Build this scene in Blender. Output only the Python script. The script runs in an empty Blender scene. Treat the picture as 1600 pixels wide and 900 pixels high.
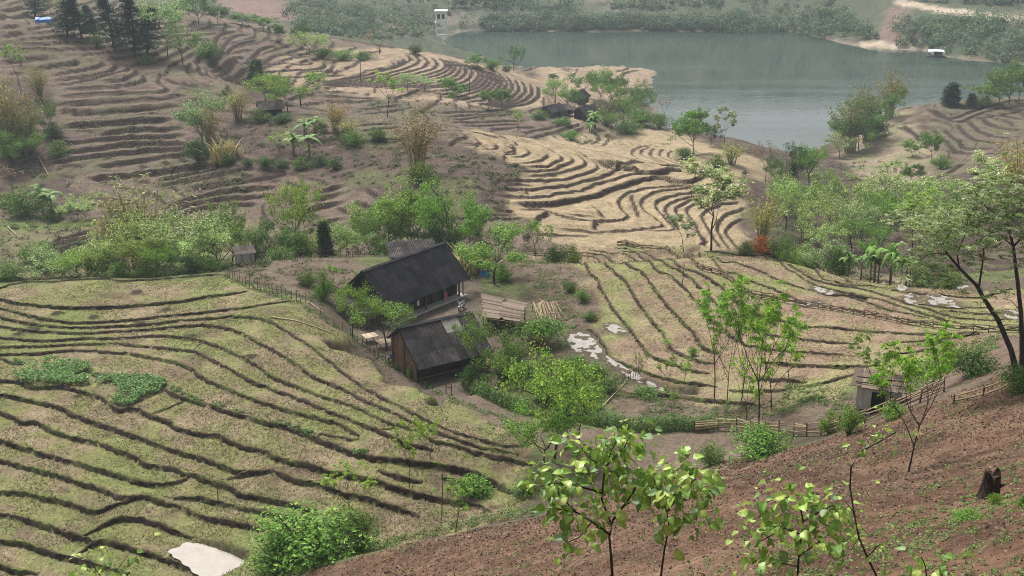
import bpy, bmesh, math, random
import numpy as np
from mathutils import Vector, Matrix

# ------------------------------------------------------------------ camera, sky, sun, exposure
SC = bpy.context.scene
F_PX, THETA, CAM_Z = 2000.0, math.radians(19.3), 85.0     # focal length in photo pixels, downward pitch, height over the lake
cam_data = bpy.data.cameras.new("camera")
cam_data.sensor_width = 36.0
cam_data.lens = 36.0 * F_PX / 1600.0
cam_data.clip_start, cam_data.clip_end = 0.2, 6000.0
cam = bpy.data.objects.new("camera", cam_data)
SC.collection.objects.link(cam)
cam.location = (0, 0, CAM_Z)
cam.rotation_euler = (math.pi / 2 - THETA, 0, 0)
SC.camera = cam

SUN_EL, SUN_AZ = math.radians(56), math.radians(-32)      # azimuth from +Y, clockwise seen from above
world = bpy.data.worlds.new("World"); SC.world = world; world.use_nodes = True
wn = world.node_tree; wn.nodes.clear()
w_out = wn.nodes.new("ShaderNodeOutputWorld"); w_bg = wn.nodes.new("ShaderNodeBackground")
w_sky = wn.nodes.new("ShaderNodeTexSky"); w_hsv = wn.nodes.new("ShaderNodeHueSaturation")
w_sky.sky_type = 'NISHITA'; w_sky.sun_disc = False
w_sky.sun_elevation = SUN_EL; w_sky.sun_rotation = SUN_AZ
w_sky.air_density = 1.0; w_sky.dust_density = 4.0; w_sky.ozone_density = 1.0
w_hsv.inputs['Saturation'].default_value = 0.12             # overcast: a nearly grey sky
wn.links.new(w_sky.outputs[0], w_hsv.inputs['Color']); wn.links.new(w_hsv.outputs[0], w_bg.inputs[0])
w_bg.inputs[1].default_value = 0.078
wn.links.new(w_bg.outputs[0], w_out.inputs[0])
sun_data = bpy.data.lights.new("sun", 'SUN'); sun_data.energy = 2.6; sun_data.angle = math.radians(16)
sun_data.color = (1.0, 0.96, 0.9)
sun = bpy.data.objects.new("sun", sun_data); SC.collection.objects.link(sun)
sun_dir = Vector((math.sin(SUN_AZ) * math.cos(SUN_EL), math.cos(SUN_AZ) * math.cos(SUN_EL), math.sin(SUN_EL)))
sun.rotation_euler = sun_dir.to_track_quat('Z', 'Y').to_euler()
vs = SC.view_settings
vs.view_transform = 'Standard'; vs.look = 'None'; vs.gamma = 1.0; vs.use_curve_mapping = False
vs.exposure = 1.18
cy = SC.cycles
cy.use_denoising = True
cy.denoising_prefilter = 'NONE'
cy.filter_width = 1.0
cy.max_bounces = 5; cy.diffuse_bounces = 2; cy.glossy_bounces = 2; cy.transmission_bounces = 2; cy.volume_bounces = 0
cy.transparent_max_bounces = 8
cy.use_adaptive_sampling = True; cy.adaptive_threshold = 0.02

# ------------------------------------------------------------------ helpers
rng = np.random.default_rng(7)
CT, ST = math.cos(THETA), math.sin(THETA)
COL = SC.collection

def ray(u, v):
    """direction of the line of sight of a photo pixel, scaled to Y = 1 (x, z) with z measured from the camera"""
    t = (np.asarray(v, float) - 450) / F_PX; r = (np.asarray(u, float) - 800) / F_PX
    s = CT - t * ST
    return r / s, (-ST - t * CT) / s

def project(x, y, z):
    z = z - CAM_Z
    d = y * CT - z * ST
    h = y * ST + z * CT
    return 800 + F_PX * x / d, 450 - F_PX * h / d

def _hash(ix, iy, seed):
    n = (ix.astype(np.int64) * 374761393 + iy.astype(np.int64) * 668265263 + seed * 974634777) & 0xffffffff
    n = ((n ^ (n >> 13)) * 1274126177) & 0xffffffff
    n = n ^ (n >> 16)
    return (n & 0xffff) / 65535.0

def vnoise(x, y, seed=0):
    ix, iy = np.floor(x), np.floor(y); fx, fy = x - ix, y - iy
    ix = ix.astype(np.int64); iy = iy.astype(np.int64)
    fx = fx * fx * (3 - 2 * fx); fy = fy * fy * (3 - 2 * fy)
    a = _hash(ix, iy, seed); b = _hash(ix + 1, iy, seed); c = _hash(ix, iy + 1, seed); d = _hash(ix + 1, iy + 1, seed)
    return (a + (b - a) * fx) * (1 - fy) + (c + (d - c) * fx) * fy

def fbm(x, y, seed=0, oct=4):
    s = 0; a = .5; t = 0
    for i in range(oct):
        s = s + a * vnoise(x * 2 ** i, y * 2 ** i, seed + i * 17); t += a; a *= .5
    return s / t

def smooth(a, b, x):
    t = np.clip((x - a) / (b - a), 0, 1)
    return t * t * (3 - 2 * t)

def tag(o, label=None, cat=None, group=None, kind=None):
    if label: o["label"] = label
    if cat: o["category"] = cat
    if group: o["group"] = group
    if kind: o["kind"] = kind
    return o

def link(o, parent=None):
    COL.objects.link(o)
    if parent is not None: o.parent = parent
    return o

def mesh_np(name, verts, faces, mats, colors=None, smooth_shade=False, attr="Col"):
    """mesh from numpy arrays; faces (n,3) or (n,4), colours per vertex (n,3) linear"""
    me = bpy.data.meshes.new(name)
    verts = np.asarray(verts, np.float32); faces = np.asarray(faces, np.int32)
    k = faces.shape[1]
    me.vertices.add(len(verts)); me.vertices.foreach_set("co", verts.ravel())
    me.loops.add(faces.size); me.loops.foreach_set("vertex_index", faces.ravel())
    me.polygons.add(len(faces)); me.polygons.foreach_set("loop_start", np.arange(0, faces.size, k, dtype=np.int32))
    me.polygons.foreach_set("use_smooth", np.full(len(faces), smooth_shade, dtype=bool))
    me.update(calc_edges=True)
    if colors is not None:
        ca = me.color_attributes.new(attr, 'FLOAT_COLOR', 'POINT')
        c4 = np.ones((len(verts), 4), np.float32); c4[:, :3] = colors
        ca.data.foreach_set("color", c4.ravel())
    for m in (mats if isinstance(mats, (list, tuple)) else [mats]): me.materials.append(m)
    return me

def empty(name, loc=(0, 0, 0), rz=0.0):
    o = bpy.data.objects.new(name, None); o.location = loc; o.rotation_euler = (0, 0, rz); o.empty_display_size = .2
    return link(o)

def copy_tree(o, parent=None):
    c = o.copy(); COL.objects.link(c); c.parent = parent
    for ch in o.children: copy_tree(ch, c)
    return c

# ------------------------------------------------------------------ materials
def new_mat(name):
    m = bpy.data.materials.new(name); m.use_nodes = True
    nt = m.node_tree
    b = nt.nodes["Principled BSDF"]
    b.inputs['Roughness'].default_value = 0.9
    b.inputs['Specular IOR Level'].default_value = 0.15
    return m, nt, b

def noise_mat(name, c1, c2, scale=4.0, rough=0.9, bump=0.0, stretch=(1, 1, 1), detail=4.0, spec=0.15, coord='Object', vary=0.0):
    m, nt, b = new_mat(name)
    tc = nt.nodes.new("ShaderNodeTexCoord"); mp = nt.nodes.new("ShaderNodeMapping"); mp.inputs['Scale'].default_value = stretch
    n = nt.nodes.new("ShaderNodeTexNoise"); n.inputs['Scale'].default_value = scale; n.inputs['Detail'].default_value = detail
    n.inputs['Roughness'].default_value = .65
    r = nt.nodes.new("ShaderNodeValToRGB"); r.color_ramp.elements[0].color = (*c1, 1); r.color_ramp.elements[1].color = (*c2, 1)
    r.color_ramp.elements[0].position = .32; r.color_ramp.elements[1].position = .68
    L = nt.links.new
    L(tc.outputs[coord], mp.inputs[0]); L(mp.outputs[0], n.inputs['Vector']); L(n.outputs[0], r.inputs[0])
    out = r.outputs[0]
    if vary:
        oi = nt.nodes.new("ShaderNodeObjectInfo"); mr = nt.nodes.new("ShaderNodeMapRange")
        mr.inputs[3].default_value = 1 - vary; mr.inputs[4].default_value = 1 + vary
        hs = nt.nodes.new("ShaderNodeHueSaturation"); L(oi.outputs['Random'], mr.inputs[0]); L(mr.outputs[0], hs.inputs['Value'])
        L(out, hs.inputs['Color']); out = hs.outputs[0]
        ad = nt.nodes.new("ShaderNodeVectorMath"); ad.operation = 'ADD'
        sc = nt.nodes.new("ShaderNodeMath"); sc.operation = 'MULTIPLY'; sc.inputs[1].default_value = 37.0
        L(oi.outputs['Random'], sc.inputs[0]); L(mp.outputs[0], ad.inputs[0]); L(sc.outputs[0], ad.inputs[1]); L(ad.outputs[0], n.inputs['Vector'])
    L(out, b.inputs['Base Color'])
    b.inputs['Roughness'].default_value = rough; b.inputs['Specular IOR Level'].default_value = spec
    if bump:
        bp = nt.nodes.new("ShaderNodeBump"); bp.inputs['Strength'].default_value = .7; bp.inputs['Distance'].default_value = bump
        L(n.outputs[0], bp.inputs['Height']); L(bp.outputs[0], b.inputs['Normal'])
    return m

def terrain_mat():
    m, nt, b = new_mat("ground_soil_and_grass")
    L = nt.links.new
    at = nt.nodes.new("ShaderNodeAttribute"); at.attribute_name = "Col"
    tc = nt.nodes.new("ShaderNodeTexCoord")
    def noise(scale, det, rg=.6):
        n = nt.nodes.new("ShaderNodeTexNoise"); n.inputs['Scale'].default_value = scale; n.inputs['Detail'].default_value = det
        n.inputs['Roughness'].default_value = rg; L(tc.outputs['Object'], n.inputs['Vector']); return n
    n1 = noise(.55, 6, .7); n2 = noise(3.2, 6, .75); n3 = noise(1.3, 5, .7)
    def rng_(n, lo, hi, a, c):
        r = nt.nodes.new("ShaderNodeMapRange"); r.inputs[1].default_value = lo; r.inputs[2].default_value = hi
        r.inputs[3].default_value = a; r.inputs[4].default_value = c; L(n.outputs[0], r.inputs[0]); return r
    r1 = rng_(n1, .3, .7, .72, 1.28); r2 = rng_(n2, .3, .7, .5, 1.5)
    mu = nt.nodes.new("ShaderNodeMath"); mu.operation = 'MULTIPLY'; L(r1.outputs[0], mu.inputs[0]); L(r2.outputs[0], mu.inputs[1])
    # hue drift between browner and greener ground
    r3 = rng_(n3, .3, .7, .485, .515)
    hs = nt.nodes.new("ShaderNodeHueSaturation"); L(at.outputs['Color'], hs.inputs['Color']); L(r3.outputs[0], hs.inputs['Hue']); L(mu.outputs[0], hs.inputs['Value'])
    L(hs.outputs[0], b.inputs['Base Color'])
    bp = nt.nodes.new("ShaderNodeBump"); bp.inputs['Strength'].default_value = .8; bp.inputs['Distance'].default_value = .12
    L(n2.outputs[0], bp.inputs['Height']); L(bp.outputs[0], b.inputs['Normal'])
    b.inputs['Roughness'].default_value = .95; b.inputs['Specular IOR Level'].default_value = .08
    return m

M_TERR = terrain_mat()
# ------------------------------------------------------------------ the lie of the land: (photo pixel, metres ahead) and off-frame (bearing pixel, metres, height below camera)
CP = """0,900,86 150,900,85 300,900,83 0,800,94 150,800,92 300,800,91 450,800,89 0,700,103 150,700,101 300,700,99 450,700,97 600,700,95 0,600,114 150,600,112
300,600,110 450,600,108 600,640,101 700,680,96 800,700,94 0,520,126 150,520,125 300,520,123 450,520,119 520,540,116 0,450,138 130,437,141 320,432,141 400,460,132
480,480,127 700,620,104 760,640,104 780,660,101 1000,690,97 1130,690,95 1060,745,88 1150,700,92 760,760,91 700,800,88 600,850,84 820,812,82 660,846,78 560,872,78 450,900,79
600,900,70 800,900,52 960,900,38 1100,900,31 1300,900,25 1600,900,20 800,850,66 960,830,58 1100,800,52 1300,800,40 1600,800,30 1000,780,72 1200,740,68 1420,735,56 1545,775,38
1600,700,48 1500,660,66 1300,700,76 1600,620,70 1590,585,76 1240,690,87 1400,640,82 1500,610,80 1100,740,84 1500,580,88 1540,555,92 1350,635,90 1250,640,94 1100,640,103
1180,620,102 1300,600,99 1400,580,98 1500,530,106 1600,520,104 1300,540,111 1150,560,113 1000,560,117 900,560,118 950,600,111 870,600,112 850,500,129 1000,480,131 1150,480,127
1300,480,123 1450,490,117 1600,480,115 850,420,146 1000,410,146 1150,400,146 1250,415,142 1350,440,136 1450,450,132 1550,455,128 1600,450,128
650,500,130.4 740,460,138.5 600,560,119 700,600,113 780,500,130 760,440,143 620,520,126 560,520,127 450,430,140 520,440,138 400,410,147 560,400,152 700,400,152 800,410,149
100,390,189 20,420,172 0,350,208 200,350,206 400,350,197 560,340,193 650,370,177 760,380,174 900,385,174 1050,392,171 1170,392,170
0,300,231 100,300,228 250,300,223 400,300,214 500,300,207 650,300,196 780,320,190 800,280,205 0,220,253 130,240,246 250,220,249 400,240,226 520,240,226 650,240,222 720,230,228
0,150,275 130,150,272 250,170,262 0,90,298 130,110,290 200,95,300 330,135,278 430,170,258 560,190,246 660,200,240 760,215,236 850,235,231 950,255,226 1000,300,210 900,300,207
950,350,188 1050,350,188 1060,275,222 1160,275,222 1160,340,193 850,345,186 0,30,315 60,40,318 200,60,318 320,60,330
400,150,320 560,180,312 700,195,310 820,205,312 900,200,330 700,160,338 560,150,335 450,130,338 350,100,350 330,60,372 420,60,385 480,85,375 560,92,385 640,84,400 720,95,398
800,125,380 860,145,370 930,170,360 800,170,350 960,195,345 700,130,360 600,125,358 950,220,322 1050,225,318 880,235,280 1000,245,275 1100,245,278 1150,215,345 1180,230,340
905,160,400 920,180,375 865,175,370 980,170,405 1010,190,400 860,110,485 950,105,500 1020,110,497 1000,135,460 900,135,450
600,70,470 700,75,520 760,100,510 660,50,560 570,30,560 450,30,540 350,10,560 480,50,480
720,48,607 900,50,607 1100,50,607 1230,50,607 1290,62,582 1350,75,557 1450,82,545 1520,95,523 1600,100,515 800,20,640 1000,20,640 1200,20,635 1400,40,585 1500,60,550 1600,50,555
1400,0,630 1600,20,590 1000,0,680 800,0,690 600,0,660
1260,240,359 1310,220,365 1380,175,385 1420,165,385 1500,165,390 1600,155,385 1500,200,345 1600,200,335 1400,210,345 1450,230,322 1340,250,325 1300,290,285 1280,320,260 1220,330,235
1300,370,205 1400,330,225 1450,290,262 1550,270,275 1600,300,235 1500,340,210 1400,400,175 1500,400,168 1600,380,172 1560,430,148 1600,440,142 1450,430,150 1200,300,232 1200,250,280 1230,240,320"""
CZ = """50,150,-52 200,152,-52.5 330,152,-51.5 100,165,-58.5 300,170,-58.5 500,170,-57 700,172,-55.5 900,158,-52.5 1100,158,-52 1250,158,-54 1350,152,-53 1450,146,-51.5
430,300,-57 600,290,-62 750,280,-64 250,330,-54 1050,460,-90 1100,500,-92 900,560,-90 1200,420,-90 1250,375,-87.5 1350,500,-92 1500,460,-90 1000,560,-92 750,570,-90 800,530,-87 700,560,-84
200,450,-50 0,420,-40 -200,900,-8 200,900,-8 600,900,-8 1000,900,-8 1400,900,-8 1800,900,-8 -200,1300,85 400,1300,85 1000,1300,85 1800,1300,85 200,1100,35 1000,1100,35 1700,1100,35 800,8,-6.4 1200,6,-5 1600,14,-9.7 1200,16,-11.6 960,22,-15.6 1400,12,-8.9 700,22,-16.6 1600,6,-4.8 1300,20,-13.6 1100,26,-17.3 1000,31,-20.6 1500,18,-12.1 500,45,-32.5 800,42,-27.9 300,700,-62
1400,405,-84 1500,420,-88 1600,415,-86 800,4,-3.4 1600,4,-3.0 0,4,-4 1600,8,-5.6 1200,10,-7.6 960,12,-9.3 600,15,-11.5 0,20,-16 0,50,-38 300,50,-35.5 300,75,-50.5 0,75,-53 600,35,-25 800,30,-20.5
-300,30,-24 -300,60,-42 -300,100,-53 -300,140,-50 -300,170,-57 -300,220,-56 -300,300,-46 -300,400,-38 -300,600,-55 1900,20,-10 1900,50,-21 1900,80,-30 1900,110,-38 1900,130,-42 1900,170,-50
1900,230,-60 1900,300,-66 1900,380,-73 1900,430,-86 1900,500,-80 1900,600,-70"""
P_, Z_ = [], []
for w in CP.split():
    u, v, Y = map(float, w.split(',')); a, zz = ray(u, v)
    P_.append((float(a), math.log(Y))); Z_.append(float(zz) * Y)
for w in CZ.split():
    u, Y, z = map(float, w.split(','))
    P_.append(((u - 800) / F_PX * 1.06, math.log(Y))); Z_.append(z)
P_ = np.array(P_); Z_ = np.array(Z_)

def tps(r2): return .5 * r2 * np.log(r2 + 1e-12)
n = len(P_)
K = tps(((P_[:, None] - P_[None]) ** 2).sum(-1)) + np.eye(n) * 2e-4
Q = np.c_[np.ones(n), P_]
A_ = np.block([[K, Q], [Q.T, np.zeros((3, 3))]])
W_ = np.linalg.solve(A_, np.r_[Z_, np.zeros(3)])
def base_rbf(a, ly):
    out = np.zeros(a.size); a = a.ravel(); ly = ly.ravel()
    for i in range(0, a.size, 20000):
        s = slice(i, i + 20000)
        k = tps((a[s, None] - P_[:, 0]) ** 2 + (ly[s, None] - P_[:, 1]) ** 2)
        out[s] = k @ W_[:n] + W_[n] + W_[n + 1] * a[s] + W_[n + 2] * ly[s]
    return out
NA = 680
A0, A1 = -.585, .585
av = np.linspace(A0, A1, NA)
yv = np.concatenate([np.arange(3, 60, .5), np.arange(60, 80, .35), np.arange(80, 142, .21), np.arange(142, 152, .35), np.arange(152, 262, .48), np.arange(262, 425, .85), np.arange(425, 625, 2.6), np.arange(625, 1300, 15)])
NY = len(yv)
ca = np.linspace(A0, A1, 300); cl = np.linspace(math.log(2.9), math.log(1301), 520)
CG = base_rbf(*np.meshgrid(ca, cl)).reshape(520, 300)
def bil(G, xs, ys, x, y):
    ix = np.clip(np.searchsorted(xs, x) - 1, 0, len(xs) - 2); iy = np.clip(np.searchsorted(ys, y) - 1, 0, len(ys) - 2)
    fx = np.clip((x - xs[ix]) / (xs[ix + 1] - xs[ix]), 0, 1); fy = np.clip((y - ys[iy]) / (ys[iy + 1] - ys[iy]), 0, 1)
    return (G[iy, ix] * (1 - fx) + G[iy, ix + 1] * fx) * (1 - fy) + (G[iy + 1, ix] * (1 - fx) + G[iy + 1, ix + 1] * fx) * fy
AA, YY = np.meshgrid(av, yv)
XX = AA * YY
ZB = bil(CG, ca, cl, AA.ravel(), np.log(YY.ravel())).reshape(NY, NA)
ZG = ZB.copy()                      # the grid that is sculpted, heights below the camera

def gz(x, y):
    """ground height (world) of the sculpted land"""
    x = np.asarray(x, float); y = np.asarray(y, float)
    return bil(ZG, av, yv, x / y, y) + CAM_Z

_ys = np.exp(np.linspace(math.log(4), math.log(1250), 2600))
def hit(u, v):
    """first point of the land on the line of sight of a pixel"""
    a, zz = ray(u, v)
    z = bil(ZG, av, yv, np.full(_ys.shape, float(a)), _ys)
    d = z - zz * _ys
    i = int(np.argmax(d >= 0)) if (d >= 0).any() else len(_ys) - 1
    if i > 0:
        t = d[i - 1] / (d[i - 1] - d[i] + 1e-12); Y = _ys[i - 1] + t * (_ys[i] - _ys[i - 1])
    else: Y = _ys[i]
    return float(a) * Y, float(Y)
def hits(pts): return np.array([hit(u, v) for u, v in pts])

def resample(P, step):
    P = np.asarray(P, float)
    # Catmull-Rom through the points, then even steps
    Q = np.vstack([2 * P[0] - P[1], P, 2 * P[-1] - P[-2]]); out = []
    for i in range(1, len(Q) - 2):
        p0, p1, p2, p3 = Q[i - 1], Q[i], Q[i + 1], Q[i + 2]
        k = max(2, int(np.linalg.norm(p2 - p1) / step * 2)); t = np.linspace(0, 1, k, endpoint=False)[:, None]
        out.append(.5 * ((2 * p1) + (p2 - p0) * t + (2 * p0 - 5 * p1 + 4 * p2 - p3) * t ** 2 + (3 * p1 - p0 - 3 * p2 + p3) * t ** 3))
    out = np.vstack(out + [P[-1:]])
    d = np.r_[0, np.cumsum(np.linalg.norm(np.diff(out, axis=0), axis=1))]
    m = max(2, int(d[-1] / step) + 1); s = np.linspace(0, d[-1], m)
    return np.c_[np.interp(s, d, out[:, 0]), np.interp(s, d, out[:, 1])]

def pts(s): return [tuple(map(float, w.split(','))) for w in s.split()]
def crop(u0, v0, k, s): return [(u0 + x / k, v0 + y / k) for x, y in pts(s)]

def inside(poly, x, y):
    poly = np.asarray(poly); r = np.zeros(x.shape, bool); j = len(poly) - 1
    for i in range(len(poly)):
        xi, yi = poly[i]; xj, yj = poly[j]
        c = ((yi > y) != (yj > y)) & (x < (xj - xi) * (y - yi) / (yj - yi + 1e-12) + xi); r ^= c; j = i
    return r

INFL = np.zeros((NY, NA)); RISER = np.zeros((NY, NA)); LIP = np.zeros((NY, NA)); DELTA = np.zeros((NY, NA))
def stamp(line, h, Lh, Ll, rw, lip=.0, wobble=.12, taper=2.0, mark=1.0):
    """a terrace step along a ground line: the land right of the walking direction lies lower"""
    line = np.asarray(line)
    seg_d = np.linalg.norm(np.diff(line, axis=0), axis=1); cum = np.r_[0, np.cumsum(seg_d)]
    R = max(Lh, Ll) + .5
    x0, y0 = line.min(0) - R; x1, y1 = line.max(0) + R
    r0, r1 = np.searchsorted(yv, y0) - 1, np.searchsorted(yv, y1) + 1
    r0 = max(r0, 0); r1 = min(r1, NY)
    amin = min(x0 / max(y0, 3), x0 / y1); amax = max(x1 / max(y0, 3), x1 / y1)
    c0 = max(0, np.searchsorted(av, amin) - 1); c1 = min(NA, np.searchsorted(av, amax) + 1)
    if r1 <= r0 or c1 <= c0: return
    best = np.full((r1 - r0, c1 - c0), 1e9); sgn = np.zeros_like(best); along = np.zeros_like(best)
    for i in range(len(line) - 1):
        a, b = line[i], line[i + 1]; d = b - a; l2 = d @ d + 1e-9
        ys0, ys1 = min(a[1], b[1]) - R, max(a[1], b[1]) + R
        q0 = max(np.searchsorted(yv, ys0) - 1, r0); q1 = min(np.searchsorted(yv, ys1) + 1, r1)
        xs0, xs1 = min(a[0], b[0]) - R, max(a[0], b[0]) + R; yl = max(ys0, 3)
        e0 = max(np.searchsorted(av, min(xs0 / yl, xs0 / ys1)) - 1, c0); e1 = min(np.searchsorted(av, max(xs1 / yl, xs1 / ys1)) + 1, c1)
        if q1 <= q0 or e1 <= e0: continue
        X = XX[q0:q1, e0:e1] - a[0]; Y = YY[q0:q1, e0:e1] - a[1]
        t = np.clip((X * d[0] + Y * d[1]) / l2, 0, 1)
        dd = np.hypot(X - t * d[0], Y - t * d[1]); cr = d[0] * Y - d[1] * X
        B = best[q0 - r0:q1 - r0, e0 - c0:e1 - c0]; m = dd < B
        B[m] = dd[m]; sgn[q0 - r0:q1 - r0, e0 - c0:e1 - c0][m] = np.sign(cr[m])
        along[q0 - r0:q1 - r0, e0 - c0:e1 - c0][m] = (cum[i] + t * seg_d[i])[m]
    X = XX[r0:r1, c0:c1]; Y = YY[r0:r1, c0:c1]
    sd = best * sgn + (fbm(X * 1.1, Y * 1.1, 5, 3) - .5) * wobble * 2
    tp = np.minimum(1, np.minimum(along, cum[-1] - along) / taper + .15) * (best < R)
    up = np.clip(1 - sd / Lh, 0, 1); dn = np.clip(1 + sd / Ll, 0, 1)
    hh = h * (.75 + .5 * fbm(X * .35, Y * .35, 9, 2))
    mid = smooth(-rw, rw, sd)                                  # 0 low side, 1 high side
    prof = (up * mid * .5 - dn * (1 - mid) * .5) * hh
    prof += lip * np.exp(-((sd - rw * 1.2) / (rw * 1.1)) ** 2)
    DELTA[r0:r1, c0:c1] += prof * tp
    INFL[r0:r1, c0:c1] = np.maximum(INFL[r0:r1, c0:c1], smooth(R * 1.0, R * .55, best))
    rz = np.clip(1.15 - np.abs(sd + rw * .1) / (rw * 1.35), 0, 1) * tp * mark
    RISER[r0:r1, c0:c1] = np.maximum(RISER[r0:r1, c0:c1], rz)
# ------------------------------------------------------------------ terrace edges, traced left to right (the lower side on the right hand)
LEFT_LINES = """0,450 16,444 44,440.6 86,439.5 130,436.5 170,436.5 188,439 230,437 286,434 320,431 346,430
0,468 30,474 80,479.6 124,481.6 170,480.6 210,477.4 248,474.4 290,470 320,465 354,460 386,455
0,482 30,489 60,497 90,502 114,505 160,503 200,500.4 240,496.4 280,492.4 320,488.4 340,486 386,480.4 420,475 460,471
0,496 30,503 60,508 90,511 130,512.4 180,510.4 230,507.4 280,501 320,498.4 366,495.4 406,498 428,506 452,520 480,538 510,560 534,580 556,596 580,611 610,628 646,646 692,670 750,688 790,698 824,696
0,511 18,514 38,517 64,519.4 120,521 170,519 210,516.6 250,513.4 284,510 316,508 326,510 348,512.4 368,518 390,528 420,544 444,558 466,572 490,588 516,601 536,608 574,627 620,648 666,670 692,678 732,694 770,703 810,712
0,528 24,530.6 60,533.4 100,531.6 136,529 180,529 220,526.6 246,524.6 280,527 310,533 330,538 354,547 380,560 404,574 428,590 452,600 470,607 492,615 518,624 560,638 588,653 606,660 640,668 676,688 708,696 740,706 780,715 830,728
0,542 40,542.4 80,541 130,538 176,537 210,540 250,544 280,547 300,549 320,558 350,573 380,588 394,596 430,610 470,625 510,641 550,658 580,669 606,680 634,695 660,700 676,704
0,554 50,553 96,549 120,548 150,549 180,551.6 204,553 230,558 260,564 284,570 304,580 320,592 350,606 386,621 420,633 460,645 500,654 536,666 560,682
0,560 16,566 38,570
258,608 284,622 300,625 330,636 374,649 412,659 444,667 480,680 510,692 544,706 580,716 616,719 650,724 710,734 750,745 780,760 810,774
0,595 30,597 50,606 68,606 90,604.4 112,607 140,616 160,623 172,634 184,641 210,640 234,650 264,660 280,671 320,680 340,680 370,695 410,706 444,721 480,727 516,739 560,746 596,756 640,770 680,780 740,790 766,799
0,618 46,626 76,633 102,640 112,648 136,656 172,669 200,679 240,694 280,707 316,717 330,721 366,736 388,738 412,737 418,734 436,739 460,752 490,757 536,772 570,779 600,789 630,798 656,807
0,645 20,653 34,661 52,660 76,670 104,682 140,691 176,701 210,716 230,728 254,732 274,733 288,743 304,744 320,750 336,756 360,763 374,773 400,778 430,784 476,795 492,800
0,690 30,698 66,710 110,722 150,733 190,746 220,754 250,759 280,751 292,748
0,721 30,728 50,733 84,742 124,755 160,766 186,778 210,778 230,778 250,785 280,793 300,804 340,814 380,821 412,830
256,779 280,780 306,778 314,778 346,788 390,797 430,806 464,814
0,770 30,771 70,779 100,785 124,795 148,801 176,791 200,782 210,780
0,806 40,813 70,823 100,833 128,843 146,850
130,842 150,828 170,817 190,810 220,813 256,824 284,836 300,841
0,848 30,849 60,858 90,869 112,875 132,878 170,890 200,898
120,869 136,856 166,846 190,854 230,865 260,877 290,890 306,898
0,884 20,892 60,898
320,534 310,541 300,549
234,650 254,640 284,626
346,752 380,741 412,737
500,678 550,687 562,684
590,673 606,670 622,662
-60,520 -20,530 0,528
590,735 625,747 660,752
690,745 730,757 760,768"""
RIGHT_LINES = """824,397 860,400 886,404 906,410 920,422 934,436 938,450 948,468 966,494 984,514 998,535 1016,555 1034,563 1060,573 1084,580 1110,583
832,395 870,396 912,400 936,406 948,414 960,426 976,438 986,454 1000,476 1016,498 1036,520 1050,546 1070,556 1096,566 1118,568
860,392 920,395 952,403 980,413 1002,425 1020,448 1040,474 1062,498 1084,520 1098,542 1120,553
920,390 952,395 990,403 1020,415 1046,430 1068,448 1084,468 1098,484 1130,515 1160,537 1190,543 1236,550 1280,552 1336,556
960,388 1000,399 1036,409 1060,421 1080,436 1106,462 1130,486 1165,512 1200,523 1234,527 1260,531 1310,535 1340,537
970,392 1020,402 1056,411 1088,425 1120,444 1144,466 1160,478 1195,495 1230,503 1256,511 1290,510 1340,516 1380,519 1408,521 1470,522 1530,520
1080,398 1120,412 1150,428 1180,442 1208,452 1232,462 1250,470
1092,395 1120,403 1150,410 1184,422 1212,435 1240,446 1276,456 1296,462 1320,461 1344,467 1370,478 1392,485 1420,490 1450,497
1100,394 1144,398 1170,400 1200,406 1224,413 1244,426 1260,438 1280,448 1316,456 1356,464 1374,468 1410,480 1450,492 1480,502 1510,508
1230,414 1250,424 1270,436 1300,444 1340,450 1384,462 1410,472 1440,480 1470,490 1490,496 1530,500 1580,500
1156,394 1188,394 1220,401 1250,410 1280,428 1300,439 1340,448
1240,408 1270,416 1300,426 1326,439 1360,446 1380,451
1270,412 1314,421 1340,428 1364,435 1380,440 1420,445 1454,450
1392,454 1430,459 1480,462 1510,464 1536,464 1560,457 1580,452
1436,476 1480,480 1520,482 1550,482
1460,486 1490,488 1540,491 1580,491
1190,566 1220,568 1240,571 1290,573 1336,574 1370,571
1170,592 1200,594 1230,595 1260,599
1140,610 1186,612 1220,610 1250,605 1290,598 1310,592 1336,586
912,514 928,520 946,544 958,562 972,568 1000,578 1026,588 1060,596 1100,602 1120,605
980,614 1050,618 1080,622 1120,628 1180,634
1396,535 1440,532 1490,527 1530,522
1380,553 1430,549 1465,545"""
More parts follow.
